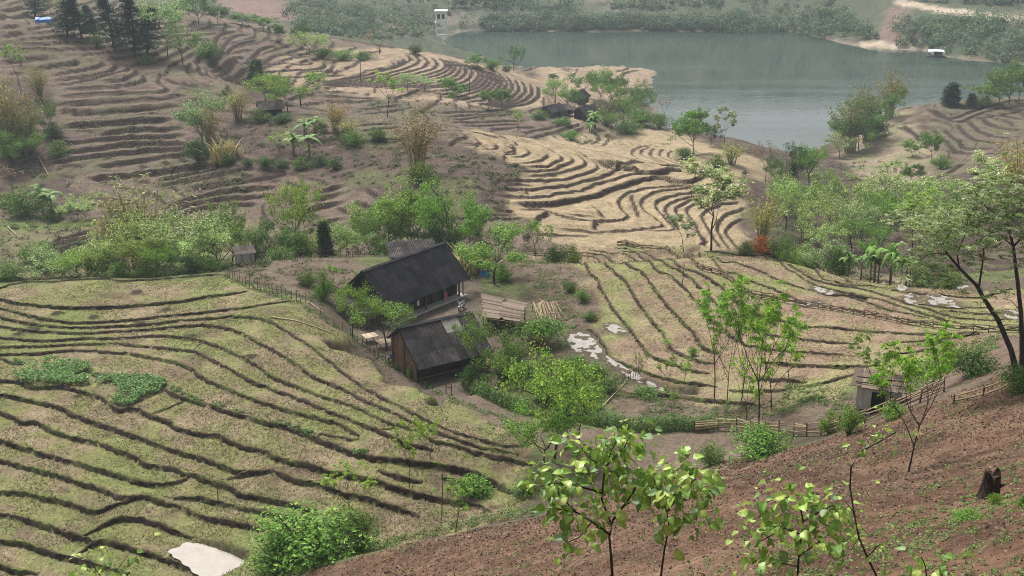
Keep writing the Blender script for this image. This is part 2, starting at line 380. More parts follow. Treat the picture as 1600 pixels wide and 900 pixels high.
C7 = """0,150 30,118 20,95
70,160 120,150 125,125 100,105
120,155 200,162 222,142 195,118
200,188 270,183 302,165 280,145
230,215 330,215 402,190 380,162
270,242 400,237 478,207 455,172
250,272 420,257 537,217 510,182
290,302 480,272 602,237 578,192
150,325 350,322 560,292 672,252 640,207
110,360 300,367 500,347 700,297 767,265 715,222
110,392 330,412 500,392 700,332 892,275 830,240
210,437 400,447 600,422 800,352 1000,305 1240,300 1480,265
240,467 370,472 410,490 480,512 600,542 830,527 800,480 788,430 850,385 1000,355 1180,345 1440,330
480,490 560,510 660,520
440,582 700,602 900,592 1025,575 1000,540 920,480 915,430 1000,390 1150,362 1300,350
855,395 865,440 900,530
900,607 1060,602 1088,580 1040,530 992,470 1010,430 1200,382 1300,372
1100,600 1110,575 1060,520 1045,465 1140,418 1280,400
1220,680 1255,640 1150,560 1098,480 1180,430 1290,415
1262,690 1205,570 1158,490 1200,450 1300,430
1340,695 1275,590 1240,510 1330,460 1450,430
1390,702 1340,625 1325,560 1400,500 1475,470
1445,702 1400,650 1368,592 1410,555 1480,530
1000,238 885,195 862,165 930,130 1080,116
1060,237 925,188 914,160 960,138
1100,238 972,195 963,165 985,148
1150,240 1022,195 1013,168 1035,152
1190,240 1072,200 1058,175 1082,158
510,165 580,130 640,98
540,172 620,130 690,92
590,180 690,140 735,92
650,205 800,240 1000,237 1230,247
700,217 850,257 1050,267 1250,264
0,520 120,510 230,505
20,540 200,530 280,520
300,600 420,610 640,625
0,75 60,60 130,75
40,60 110,75 190,100
-60,125 40,132 110,150"""
CA_ = """0,285 110,275 240,268
150,322 260,305 352,290 345,272
230,347 400,322 472,300 465,280
240,372 450,347 532,310 520,290
240,397 400,372 582,325 575,303
460,372 560,372 622,345 628,320
290,412 500,402 652,380 662,350
270,447 500,432 690,427 772,410 710,375
250,482 450,472 700,457 872,440
260,512 450,522 650,502 832,490
290,582 500,572 800,547
450,622 650,602 850,592
220,672 400,652 640,637 860,622
220,712 450,687 650,667 880,657
220,752 420,727 700,697 900,682
440,772 700,737 900,707
400,822 700,802 900,777 1050,757
700,862 900,827 1100,792 1200,772
860,872 1100,842 1320,802
0,52 60,46 110,30
0,92 120,62
0,127 100,117
0,167 120,152
0,202 60,192
700,345 745,350 730,380 760,400
770,360 800,380 850,395
830,375 880,400 930,410
990,440 1040,440 1060,410 1030,395
900,205 1000,180 1110,150
890,225 1050,195 1150,162
900,297 1050,247 1190,187
960,312 1180,252 1280,212
970,332 1250,272 1400,270
1000,352 1200,310 1420,300 1440,285
1020,362 1250,335 1480,318 1500,290
1050,372 1250,355 1500,340 1545,300
1380,330 1600,330
1450,352 1600,350
1480,380 1600,372
1500,405 1600,395
1510,430 1600,420"""
CD_ = """720,92 900,62 1040,17
720,122 960,87 1190,37
850,147 1100,112 1320,62
740,232 850,192 960,162 1290,117
770,262 850,217 1000,187 1290,152
800,282 880,237 1000,212 1200,202
1430,152 1600,122
1430,187 1600,152
1320,262 1450,222 1600,187
1430,302 1600,272
1380,340 1500,330
230,382 340,345 430,317
200,412 320,375 420,347
180,442 300,410 400,377
150,470 260,440 360,415"""
C2_ = """60,582 160,578 262,572
90,607 200,598 302,592
430,605 505,605 480,580
500,637 585,637 560,610
560,662 655,662 620,635
640,692 725,687 700,660
720,716 812,705 780,672
110,660 280,650 300,640
660,275 820,262
730,850 900,858
700,870 760,820 830,800"""
C3_ = """1150,502 1250,552 1400,502 1600,465
1180,510 1280,565 1420,520 1600,490
1330,545 1420,545 1600,515
1480,522 1540,545 1600,555
1400,545 1480,592 1600,605
1340,555 1420,622 1520,637 1600,630
1290,575 1360,642 1440,662 1540,660
1230,600 1290,650 1330,690 1460,690
1180,600 1240,660 1290,712
1040,580 1090,620 1120,660
1150,840 1250,800 1320,760
1150,870 1210,845 1300,880
1180,845 1270,880
1010,590 1060,605 1130,640
1230,695 1400,715 1500,705"""
C8_low = """0,232 120,240 250,242
170,325 300,315 420,300
200,345 330,335 430,320
0,252 150,262 300,270
0,275 160,285 320,280
600,342 800,332 950,322
620,360 780,350 900,345
660,378 820,362 960,347
650,388 850,385 1045,377
700,402 850,402 1000,395
830,422 950,415 1080,412
1000,442 1100,425 1200,402
1040,472 1160,440 1300,392
1100,492 1210,465 1312,412
730,430 800,445 900,470
820,440 900,455 980,480
1010,100 1100,95 1300,108
1010,130 1150,112 1280,130 1260,160
1100,120 1200,118 1250,140
1480,140 1540,115 1600,112
1500,160 1560,130 1600,125"""
KEYS2 = ["0,190 200,165 330,125 400,105 450,77 438,52", "0,207 300,190 470,160 600,130 627,100 598,66", "480,225 600,215 700,214 760,190 792,150 755,106",
         "780,300 840,298 870,280 915,230 932,190 897,148", "900,318 950,311 1000,302 1045,288 1088,258 1090,212"]
def smooth_px(P, n=44):
    P = np.asarray(P, float); d = np.r_[0, np.cumsum(np.linalg.norm(np.diff(P, axis=0), axis=1))]
    R = resample(P, d[-1] / (n * 3)); s = np.linspace(0, len(R) - 1, n)
    return np.c_[np.interp(s, np.arange(len(R)), R[:, 0]), np.interp(s, np.arange(len(R)), R[:, 1])]
HILL2 = []
KK = [smooth_px(crop(500, 70, 3.2, k)) for k in KEYS2]
for (a, b, m) in zip(KK[:-1], KK[1:], (4, 6, 6, 5)):
    for i in range(m): HILL2.append(a + (b - a) * i / m)
HILL2.append(KK[-1])
for i, s in enumerate((.3, .55, .78)):                         # inside the summit
    HILL2.append(KK[0] + (KK[0].mean(0) - KK[0]) * s * .5)

def ground_line(px, step):
    g = hits(px)
    # drop points that jumped over an occluding edge
    runs = [[0]]
    for i in range(1, len(g)):
        dpx = math.hypot(px[i][0] - px[i - 1][0], px[i][1] - px[i - 1][1])
        if np.linalg.norm(g[i] - g[i - 1]) < max(.12, dpx / (230 if g[i][1] > 155 else 110)) * g[i][1] + 3: runs[-1].append(i)
        else: runs.append([i])
    g = g[max(runs, key=len)]
    return resample(g, step) if len(g) > 1 else None

LEFT_G, RIGHT_G = [], []
for ln in LEFT_LINES.splitlines():
    pp = pts(ln)
    if pp[0][0] == 0: pp = [(-70, pp[0][1] - (pp[1][1] - pp[0][1]) / (pp[1][0] - pp[0][0]) * 40)] + pp
    g = ground_line(pp, .5)
    if g is not None: LEFT_G.append(g)
for ln in RIGHT_LINES.splitlines():
    g = ground_line(pts(ln), .5)
    if g is not None: RIGHT_G.append(g)
def auto_steps(G, hmin, hmax, dmax):
    """step height and reach of every edge from its spacing and the fall of the land, so that the treads come out level"""
    S = [g[::max(1, int(2 / max(.1, np.linalg.norm(g[1] - g[0]))))] for g in G]; out = []
    for i, g in enumerate(S):
        O = np.vstack([q for j, q in enumerate(S) if j != i]); d = np.sqrt(((g[:, None] - O[None]) ** 2).sum(-1)).min(1)
        D = float(np.clip(np.percentile(d, 60) * 1.08, 1.0, dmax))
        t = np.gradient(g, axis=0); t /= np.linalg.norm(t, axis=1, keepdims=True) + 1e-9; nr = np.c_[-t[:, 1], t[:, 0]]; e = .9
        zb = lambda q: bil(ZB, av, yv, q[:, 0] / q[:, 1], q[:, 1])
        s = float(np.median((zb(g + nr * e) - zb(g - nr * e)) / (2 * e)))
        out.append((float(np.clip(s * D, hmin, hmax)), D / 2))
    return out
for G, hm in ((LEFT_G, .24), (RIGHT_G, .2)):
    for g, (h, L) in zip(G, auto_steps(G, hm, .34, 5.0)): stamp(g, h, L, L, .17, .0, .05, 2.0, .35)
HG_ = []
for lines, step, rk in (([crop(740, 190, 3.478, s) for s in C7.splitlines()], 1.0, .26), ([crop(0, 0, 2.963, s) for s in CA_.splitlines()], 1.0, .46), ([crop(0, 250, 2.963, s) for s in CD_.splitlines()], 1.0, .42), ([crop(530, 0, 2.963, s) for s in C2_.splitlines()], 1.0, .3),
                        ([crop(1060, 0, 2.963, s) for s in C3_.splitlines()], 1.2, .5), ([crop(500, 70, 3.2, s) for s in C8_low.splitlines()], 1.2, .5), (HILL2, 1.5, .52)):
    for px in lines:
        g = ground_line(px, step)
        if g is not None: HG_.append((g, rk))
for (g, rk), (h, L) in zip(HG_, auto_steps([q[0] for q in HG_], .5, 1.25, 8.0)):
    if rk in (.46, .42): h = max(h, .95)
    stamp(g, h, L, L, rk, .03, .10, 3.0, 1.0)

# ------------------------------------------------------------------ zones
DX_ = (fbm(XX * .45, YY * .45, 41, 4) - .5) * 2; DY_ = (fbm(XX * .45, YY * .45, 43, 4) - .5) * 2
def blur(m, k=2):
    m = m.astype(float)
    for _ in range(k):
        m[1:-1, 1:-1] = (m[1:-1, 1:-1] * 2 + m[:-2, 1:-1] + m[2:, 1:-1] + m[1:-1, :-2] + m[1:-1, 2:]) / 6
    return m
def zone(s, wob=1.2):
    q = 1 + YY / 120
    return inside(hits(pts(s)), XX + DX_ * wob * q, YY + DY_ * wob * q)
def put(C, X, m, k=2): return C + (np.asarray(X) - C) * blur(m, k)[..., None]
Z_LEFT = zone("-160,470 0,451 16,445 86,440.5 130,437.5 230,438 286,435 346,431 382,445 430,462 468,472 500,494 550,524 590,556 640,585 700,625 760,652 830,690 840,740 812,800 760,822 700,832 640,848 560,870 470,896 300,940 -160,940")
Z_RIGHT = zone("822,394 880,391 964,386 1100,394 1200,396 1270,411 1380,437 1470,452 1600,452 1640,500 1600,525 1540,540 1480,560 1400,590 1340,600 1300,625 1200,640 1100,625 1000,590 940,560 905,515 880,470 840,420")
Z_TILL = zone("470,899 560,873 660,847 760,824 840,808 960,770 1060,746 1150,712 1240,700 1400,650 1500,612 1600,565 1700,560 1900,900 1700,1200 900,2500 300,1800 -100,1300") | (YY < 34)
Z_TRACK = zone("1390,628 1450,585 1500,560 1560,520 1600,520 1600,556 1500,608 1420,640")
Z_PATH = zone("700,598 740,600 770,628 830,655 830,692 760,655 690,618") | zone("860,672 1000,672 1110,676 1180,690 1150,712 1060,740 960,730 860,700")
Z_YARD = zone("520,540 560,500 600,470 740,425 770,470 800,520 760,560 740,610 690,625 620,595 560,550")
Z_GARDEN = zone("352,430 400,408 530,400 560,430 500,480 430,462") | zone("790,410 850,400 900,420 925,470 940,530 880,520 830,470") | zone("940,610 1000,605 1100,622 1180,640 1240,640 1330,620 1340,650 1240,672 1100,664 960,655")
Z_BARE1 = zone("350,180 420,185 530,235 600,210 720,230 830,262 790,340 720,345 560,290 360,230")          # bare hillside below the ridge hut
Z_BARE2 = zone("0,235 60,225 90,270 140,330 60,345 0,330")
Z_BARE3 = zone("1310,240 1400,170 1430,165 1440,215 1470,240 1420,300 1330,270")
Z_BARE4 = zone("1170,270 1260,330 1300,400 1170,395 1160,330")
Z_STUB = zone("730,205 860,215 960,205 1060,205 1200,262 1180,400 900,392 780,310")                        # pale stubble
Z_STUB2 = zone("400,110 480,75 640,80 760,100 900,150 980,180 900,200 860,168 700,165 560,150") | zone("840,95 1030,100 1030,140 840,150")
Z_GULLY = zone("0,345 350,330 420,360 400,425 0,435")
FARBANK = (YY > 505) & (AA > -.2) | (YY > 430) & (AA <= -.05)

N1 = fbm(XX * .12, YY * .12, 1, 4); N2 = fbm(XX * .5, YY * .5, 2, 4); N3 = fbm(XX * .04, YY * .04, 3, 3); N4 = fbm(XX * 1.6, YY * 1.6, 4, 3)
# further contour terraces where none were traced
auto = ((YY > 158) & (YY < 262) & (AA < .2) | (YY > 285) & (YY < 415) & (AA < .12) & (AA > -.5) | (YY > 290) & (YY < 395) & (AA > .33)) & ~(Z_BARE1 | Z_BARE2 | Z_BARE3 | Z_BARE4 | Z_GULLY) 
auto = blur(auto, 4) * (1 - INFL) * (ZB > -82) * np.where((YY < 262) & (AA < -.12), .6, 1)
ph = (ZB + (fbm(XX * .05, YY * .05, 91, 3) - .5) * 1.2) / .85; fr = ph - np.floor(ph)
gy, gx = np.gradient(ZB); sl_ = np.hypot(gy / np.gradient(yv)[:, None], gx / (YY * (av[1] - av[0]))); rwid = np.clip(.55 * sl_ / .85, .05, .32)
up_ = smooth(0, 1, np.clip(fr / rwid, 0, 1))
DELTA += auto * .85 * (up_ - fr) * .8
RISER = np.maximum(RISER, auto * np.clip(1.25 - np.abs(fr - rwid * .5) / (rwid * .75), 0, 1) * smooth(.015, .05, sl_))
# unevenness of the ground itself
rough = np.where(Z_LEFT | Z_RIGHT, .10, np.where(Z_TILL, .16, .22))
rough = np.where(YY > 150, .5, rough); rough = np.where(YY > 420, 1.6, rough)
ZG = ZB + DELTA + (N2 - .5) * rough + (N1 - .5) * rough * 1.4
ZG += np.where(Z_TILL & (YY < 92), (N4 - .5) * .16 + .05 * np.sin((ZB + (N1 - .5) * 1.5) * 9.5) + .10 * (fbm(XX * .9, YY * .9, 95, 3) - .5), 0)
YARD_Z = -49.3
ym = np.zeros_like(ZG); ym[Z_YARD] = 1
for _ in range(6):
    ym[1:-1, 1:-1] = (ym[1:-1, 1:-1] * 2 + ym[:-2, 1:-1] + ym[2:, 1:-1] + ym[1:-1, :-2] + ym[1:-1, 2:]) / 6
ZG = ZG * (1 - ym) + (YARD_Z + (N2 - .5) * .08) * ym

PUD = [("muddy cream-coloured pond at the grassy field's bottom edge", "266,868 290,852 312,846 340,849 362,854 384,861 388,868 376,880 352,893 335,902 312,902 295,889", 0),
 ("shining muddy pool between garden and right field", "882,520 905,514 926,522 940,540 955,560 930,566 905,556 888,545 880,530", 1),
 ("long muddy ditch water along the right field's foot", "935,552 956,562 975,574 1000,584 1030,596 1060,604 1092,607 1090,615 1050,611 1015,602 985,592 955,575 938,562", 1),
 ("long white puddle strip in the middle of the upper field", "1262,446 1290,450 1322,458 1356,464 1350,470 1318,462 1290,461 1268,454", 1),
 ("narrow white puddle just below the long strip puddle", "1242,472 1262,472 1290,466 1288,474 1268,480 1248,479", 1),
 ("white puddle left of the ragged puddle group", "1408,463 1424,460 1440,464 1438,472 1424,476 1412,471", 1),
 ("ragged white puddle field near the leaning tree's trunk", "1440,465 1468,464 1492,468 1520,478 1500,482 1470,480 1448,474", 1),
 ("white puddle behind the leaning tree's fork", "1478,450 1496,447 1518,443 1520,450 1498,454 1482,457", 1),
 ("thin white puddle at the upper field's back edge", "1332,427 1350,429 1368,435 1358,436 1340,432", 1),
 ("thin white puddle below the banana grove", "1388,445 1406,448 1428,453 1418,456 1398,451", 1),
 ("white puddle beside the leaning tree's trunk at the edge", "1556,488 1580,486 1610,488 1610,496 1578,498", 1),
 ("faint puddle on the lowest strip of the right field", "940,506 960,504 980,516 985,528 965,524 948,516", 1)]
PUDG = []; C_WET = []
for lab, px, kd in PUD:
    g = hits(pts(px)); my_ = np.median(g[:, 1]); g = g[np.abs(g[:, 1] - my_) < 9]
    if len(g) < 3: continue
    mk = inside(g, XX, YY)
    if mk.sum() < 4: continue
    z0 = float(np.percentile(ZG[mk], 30)); bm_ = blur(mk, 2)
    ZG = ZG * (1 - bm_) + (z0 + (N4 - .5) * (.05 if kd == 0 else .3) - (.08 if kd == 0 else 0.0)) * bm_
    C_WET.append(blur(mk, 9))
    PUDG.append((lab, g, z0 + (.02 if kd == 0 else .005), kd))
def mixc(a, b, t): return a + (np.asarray(b) - a) * np.asarray(t)[..., None]
C = np.zeros((NY, NA, 3)); C[:] = (.088, .070, .050)
C = mixc(C, (.085, .105, .04), smooth(.45, .62, N1) * .8)                      # rough grass
mid = YY > 150
C = np.where(mid[..., None], mixc(mixc(mixc(np.zeros_like(C) + (.075, .050, .044), (.056, .038, .034), smooth(.42, .6, N1)), (.10, .10, .05), smooth(.52, .68, N2) * .6), mixc(np.zeros_like(C) + (.14, .105, .082), (.115, .103, .066), smooth(.4, .6, N1)), np.clip(np.maximum(blur(INFL, 3), auto * 1.2), 0, 1) * .8), C)
C = put(C, mixc(np.zeros_like(C) + (.275, .215, .135), (.225, .178, .112), smooth(.35, .65, N2)), Z_STUB, 6)
C = put(C, mixc(np.zeros_like(C) + (.265, .20, .14), (.22, .17, .115), smooth(.35, .65, N2)), Z_STUB2, 6)
for zz in (Z_BARE1, Z_BARE2, Z_BARE4):
    C = put(C, mixc(mixc(np.zeros_like(C) + (.085, .062, .050), (.06, .044, .037), smooth(.4, .6, N2)), (.085, .09, .04), smooth(.55, .7, N1) * .8), zz, 8)
C = put(C, mixc(np.zeros_like(C) + (.21, .165, .12), (.16, .15, .085), smooth(.4, .65, N1)), Z_BARE3, 6)
C = put(C, mixc(np.zeros_like(C) + (.13, .115, .065), (.10, .13, .04), smooth(.42, .6, N1)), Z_GULLY, 8)
C = put(C, mixc(np.zeros_like(C) + (.07, .08, .05), (.13, .115, .085), smooth(.6, .72, N3)), FARBANK, 4)
C = put(C, mixc(np.zeros_like(C) + (.20, .135, .115), (.14, .095, .08), N2), zone("335,0 500,0 500,22 420,30 345,12") | zone("1385,15 1420,8 1430,70 1370,66"), 3)
C = put(C, (.38, .31, .24), zone("1395,-2 1450,8 1520,18 1610,29 1610,38 1520,27 1450,16 1395,6", .3) | zone("1340,68 1390,66 1440,70 1445,78 1400,80 1345,75", .5), 1)
lf = mixc(mixc(np.zeros_like(C) + (.155, .148, .066), (.165, .132, .082), smooth(.42, .62, N2)), (.125, .148, .05), smooth(.5, .68, N1) * .8)
lf = mixc(lf, (.20, .155, .10), smooth(.60, .74, fbm(XX * .23, YY * .23, 21, 3)) * .75)
C = put(C, lf, Z_LEFT, 1)
rf = mixc(mixc(np.zeros_like(C) + (.20, .165, .095), (.19, .135, .095), smooth(.42, .6, N2)), (.16, .18, .065), smooth(.5, .66, N1) * .7)
C = put(C, rf, Z_RIGHT, 4)
C = put(C, mixc(mixc(np.zeros_like(C) + (.122, .072, .046), (.082, .048, .032), smooth(.42, .6, N4)), (.155, .102, .068), smooth(.5, .7, N2) * .6), Z_TILL, 2)
C = put(C, C * .72, Z_TILL & (fbm(XX * .11, YY * .11, 97, 4) > .56), 5)
C = put(C, (.12, .085, .065), Z_TRACK, 5); C = put(C, (.125, .095, .072), Z_PATH, 5)
C = put(C, mixc(np.zeros_like(C) + (.125, .098, .076), (.08, .063, .05), N2), Z_YARD, 4)
C = put(C, mixc(np.zeros_like(C) + (.115, .088, .064), (.09, .064, .048), smooth(.4, .6, N2)), Z_GARDEN, 4)
spots = smooth(.70, .76, fbm(XX * .16, YY * .16, 61, 3)) * (Z_LEFT | Z_RIGHT)
C = mixc(C, (.10, .065, .05), spots * .55)
for (u_, v_, w_) in ((89, 490, 12), (52, 515, 13), (28, 522, 10), (260, 485, 10), (212, 457, 12), (218, 504, 11), (295, 527, 15), (392, 557, 12), (144, 497, 10), (120, 620, 8)):
    x_, y_ = hit(u_, v_); r_ = w_ / F_PX * y_ * 1.06
    q_ = ((XX - x_) / r_) ** 2 + ((YY - y_) / (r_ * .9)) ** 2 + (N4 - .5) * 1.6
    m_ = smooth(1.2, .5, q_); C = mixc(C, (.03, .022, .018), m_ * .9); ZG += m_ * .1
# bare soil of the risers, with some green hanging over
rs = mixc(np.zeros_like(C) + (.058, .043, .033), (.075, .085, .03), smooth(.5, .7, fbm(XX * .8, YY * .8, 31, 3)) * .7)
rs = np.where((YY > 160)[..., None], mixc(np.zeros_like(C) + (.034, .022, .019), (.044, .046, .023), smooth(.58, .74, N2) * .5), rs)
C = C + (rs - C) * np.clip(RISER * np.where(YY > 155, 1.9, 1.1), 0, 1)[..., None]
for w_ in C_WET: C = mixc(C, (.075, .058, .044), np.clip(w_ * 1.8, 0, 1) * .75)
# pale muddy shore at the lake's edge
sh = smooth(-84.2, -84.9, ZG) * (YY > 300)
C = mixc(C, (.22, .18, .135), sh * .6)

# ------------------------------------------------------------------ terrain objects
zid = np.zeros((NY, NA), int)                                   # 0 farm ground
zid[mid] = 1
zid[(YY > 262 - 12 * (AA > .05)) & mid] = 2
zid[(YY > 300) & (AA > .2)] = 3
zid[FARBANK] = 4
zid[Z_LEFT] = 5; zid[Z_RIGHT] = 6; zid[Z_TILL] = 7
names = [("ground", "trodden soil and rough grass around the farmhouses"), ("hillside", "terraced ridge with dark risers beyond the farmhouses"),
         ("hillside", "rounded hill of pale curving terraces above the lake"), ("hillside", "terraced spur beside the lake at the photo's right edge"),
         ("hillside", "wooded far bank rising behind the lake"), ("field", "green-brown terraced field sloping in front of the farmhouses"),
         ("field", "terraced stubble field with puddles to the right of the farmhouses"), ("slope", "freshly tilled brown hillside in the foreground")]
idx = np.arange(NY * NA).reshape(NY, NA)
quads = np.stack([idx[:-1, :-1], idx[:-1, 1:], idx[1:, 1:], idx[1:, :-1]], -1).reshape(-1, 4)
qz = zid[:-1, :-1].ravel()
V = np.stack([XX, YY, ZG + CAM_Z], -1).reshape(-1, 3); CV = C.reshape(-1, 3)
TERR = {}
for k, (nm, lab) in enumerate(names):
    q = quads[qz == k]
    if not len(q): continue
    us, inv = np.unique(q, return_inverse=True)
    me = mesh_np(nm, V[us], inv.reshape(-1, 4), M_TERR, CV[us], True)
    o = link(bpy.data.objects.new(nm, me)); tag(o, lab, "ground" if k in (0, 7) else ("field" if k in (5, 6) else "hillside"), kind="structure"); TERR[k] = o
# ------------------------------------------------------------------ lake
m, nt, b = new_mat("lake_water")
b.inputs['Base Color'].default_value = (.036, .052, .043, 1); b.inputs['Roughness'].default_value = .06; b.inputs['Specular IOR Level'].default_value = .5
b.inputs['IOR'].default_value = 1.33
nz = nt.nodes.new("ShaderNodeTexNoise"); nz.inputs['Scale'].default_value = .35; nz.inputs['Detail'].default_value = 5
bp = nt.nodes.new("ShaderNodeBump"); bp.inputs['Strength'].default_value = .22; bp.inputs['Distance'].default_value = .1
tcn = nt.nodes.new("ShaderNodeTexCoord"); nt.links.new(tcn.outputs['Object'], nz.inputs['Vector'])
nt.links.new(nz.outputs[0], bp.inputs['Height']); nt.links.new(bp.outputs[0], b.inputs['Normal'])
sm = nt.nodes.new("ShaderNodeMapping"); sm.inputs['Scale'].default_value = (.012, .05, 1); nt.links.new(tcn.outputs['Object'], sm.inputs[0])
sn = nt.nodes.new("ShaderNodeTexNoise"); sn.inputs['Scale'].default_value = 1.0; sn.inputs['Detail'].default_value = 5; nt.links.new(sm.outputs[0], sn.inputs['Vector'])
sr = nt.nodes.new("ShaderNodeMapRange"); sr.inputs[1].default_value = .42; sr.inputs[2].default_value = .62; sr.inputs[3].default_value = .03; sr.inputs[4].default_value = .13
nt.links.new(sn.outputs[0], sr.inputs[0]); nt.links.new(sr.outputs[0], b.inputs['Roughness'])
M_LAKE = m
lx, ly = np.meshgrid(np.linspace(-60, 420, 40), np.linspace(335, 700, 40))
ii = np.arange(1600).reshape(40, 40)
lake = link(bpy.data.objects.new("lake", mesh_np("lake", np.c_[lx.ravel(), ly.ravel(), np.zeros(1600)], np.stack([ii[:-1, :-1], ii[:-1, 1:], ii[1:, 1:], ii[1:, :-1]], -1).reshape(-1, 4), M_LAKE, None, True)))
tag(lake, "still grey-green lake between the hills", "lake", kind="structure")
# ------------------------------------------------------------------ puddles and ponds
def water_mat(name, c1, c2, rough):
    m = noise_mat(name, c1, c2, 1.2, rough, 0, spec=1.0); m.node_tree.nodes['Principled BSDF'].inputs['IOR'].default_value = 1.5; return m
M_POND = water_mat("muddy_water", (.29, .255, .215), (.35, .31, .265), .03)
M_PUD = water_mat("puddle_water", (.21, .185, .155), (.30, .27, .235), .05)
for lab, g, z0, kd in PUDG:
    gg = resample(np.vstack([g, g[:1]]), .35)[:-1]; c = gg.mean(0)
    gg = c + (gg - c) * ((1.06 if kd == 0 else .8) + .05 * np.sin(np.arange(len(gg)) * 1.7))[:, None]
    v = np.vstack([np.c_[gg, np.full(len(gg), z0 + CAM_Z)], [[c[0], c[1], z0 + CAM_Z]]]); k = len(gg)
    me = mesh_np("puddle", v, np.c_[np.arange(k), (np.arange(k) + 1) % k, np.full(k, k)], M_POND if kd == 0 else M_PUD)
    o = link(bpy.data.objects.new("pond" if kd == 0 else "puddle", me)); tag(o, lab, "pond" if kd == 0 else "puddle", kind="structure")

# ------------------------------------------------------------------ earth banks of the two near fields, each its own strip
def bank(parent, line, seed, hgt=.1, wid=1.0):
    R = np.random.default_rng(seed); g = resample(line, .32); k = len(g)
    if k < 4: return
    t = np.gradient(g, axis=0); t /= np.linalg.norm(t, axis=1, keepdims=True) + 1e-9; nrm = np.c_[t[:, 1], -t[:, 0]]        # towards the low side
    zh = gz(*(g - nrm * .45).T); zl = gz(*(g + nrm * .45).T); zh = np.maximum(zh, zl + .05)
    tp = np.minimum(1, np.minimum(np.arange(k), k - 1 - np.arange(k)) / 4)
    big = (fbm(g[:, 0] * .7, g[:, 1] * .7, seed, 3) - .5)
    offs = (-.5, -.18, .14, .30, .62); V, C_ = [], []
    for j, o in enumerate(offs):
        jit = R.normal(size=k) * .07
        lat = o * wid + jit + big * .3
        z = {0: zh - .05, 1: zh + hgt * tp + big * .12, 2: zh * .8 + zl * .2 + .05 * tp, 3: zl * .7 + zh * .3, 4: zl - .06}[j] + R.normal(size=k) * .035 * (0 < j < 4)
        p = g + nrm * lat[:, None]; V.append(np.c_[p, z])
        gr = smooth(.5, .66, fbm(g[:, 0] * .5, g[:, 1] * .5, seed + 5, 3)) * (.85 if j < 2 else .35)
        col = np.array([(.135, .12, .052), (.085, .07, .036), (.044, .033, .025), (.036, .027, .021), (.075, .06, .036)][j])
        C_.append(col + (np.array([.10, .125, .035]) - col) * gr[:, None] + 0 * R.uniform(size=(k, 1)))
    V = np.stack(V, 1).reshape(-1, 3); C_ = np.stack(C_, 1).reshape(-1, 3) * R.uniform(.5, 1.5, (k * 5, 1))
    i, j = np.meshgrid(np.arange(k - 1), np.arange(4), indexing='ij')
    f = np.stack([i * 5 + j, i * 5 + j + 1, (i + 1) * 5 + j + 1, (i + 1) * 5 + j], -1).reshape(-1, 4)
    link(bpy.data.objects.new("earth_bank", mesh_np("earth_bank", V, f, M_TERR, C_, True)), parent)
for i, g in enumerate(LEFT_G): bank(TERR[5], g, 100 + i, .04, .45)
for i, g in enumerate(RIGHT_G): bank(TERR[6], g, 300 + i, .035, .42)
# ------------------------------------------------------------------ building kit
M_ROOF = noise_mat("dark_corrugated_sheet", (.016, .015, .018), (.040, .037, .043), 1.2, .6, 0, vary=.55, spec=.3)
M_ROOF2 = noise_mat("weathered_corrugated_sheet", (.022, .018, .019), (.075, .064, .064), 1.5, .65, 0, vary=.6, spec=.25)
M_ROOFL = noise_mat("pale_translucent_sheet", (.22, .20, .17), (.36, .34, .30), 3, .6, 0, vary=.15)
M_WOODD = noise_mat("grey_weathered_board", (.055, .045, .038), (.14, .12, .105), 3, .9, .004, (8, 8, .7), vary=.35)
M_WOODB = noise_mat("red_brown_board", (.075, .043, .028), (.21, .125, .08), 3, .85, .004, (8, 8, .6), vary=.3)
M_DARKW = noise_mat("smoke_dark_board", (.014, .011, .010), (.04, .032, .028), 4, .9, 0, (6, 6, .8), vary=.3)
M_BAMB = noise_mat("dry_bamboo", (.20, .145, .085), (.40, .31, .20), 6, .7, 0, (1, 1, 1), vary=.3)
M_BAMBD = noise_mat("old_bamboo", (.09, .06, .04), (.20, .145, .10), 6, .8, 0, (1, 1, 1), vary=.35)
M_BARK = noise_mat("bark_strip", (.085, .062, .048), (.23, .18, .14), 5, .95, .006, (1, 7, 7), vary=.35)
M_CONC = noise_mat("stained_concrete", (.28, .27, .26), (.50, .48, .46), 1.6, .92, .004)
M_WHITE = noise_mat("white_limewash", (.62, .62, .60), (.80, .80, .77), 1.2, .8)
M_BLUE = noise_mat("blue_plastic_sheet", (.02, .12, .42), (.05, .25, .62), 2.0, .5, spec=.3)
M_TEAL = noise_mat("teal_cloth", (.02, .16, .24), (.05, .30, .38), 8, .9)
M_PINK = noise_mat("magenta_cloth", (.35, .03, .18), (.55, .08, .3), 8, .9)
M_BLACK = noise_mat("black_rubber", (.012, .012, .012), (.03, .03, .03), 9, .6, spec=.3)
M_CHROME = noise_mat("bright_metal", (.45, .45, .46), (.7, .7, .7), 9, .3, spec=.5)
M_RED = noise_mat("red_cowling", (.25, .02, .02), (.35, .04, .03), 5, .4, spec=.4)
M_PLY = noise_mat("pale_plank", (.30, .23, .155), (.46, .37, .27), 5, .85, .003, (6, .7, 6), vary=.2)
M_POST = noise_mat("fence_stake", (.045, .034, .027), (.13, .10, .08), 5, .95, .004, (6, 6, 1), vary=.35)
M_STUMP = noise_mat("charred_wood", (.012, .009, .008), (.07, .05, .038), 12, .95, .02, (1, 1, .5))
M_CAP = noise_mat("dark_ridge_cap", (.016, .015, .018), (.05, .046, .05), 3, .6, 0, vary=.4)
M_TIN = noise_mat("pale_grey_board", (.20, .20, .20), (.38, .38, .38), 4, .8, 0, (6, 6, .7), vary=.25)
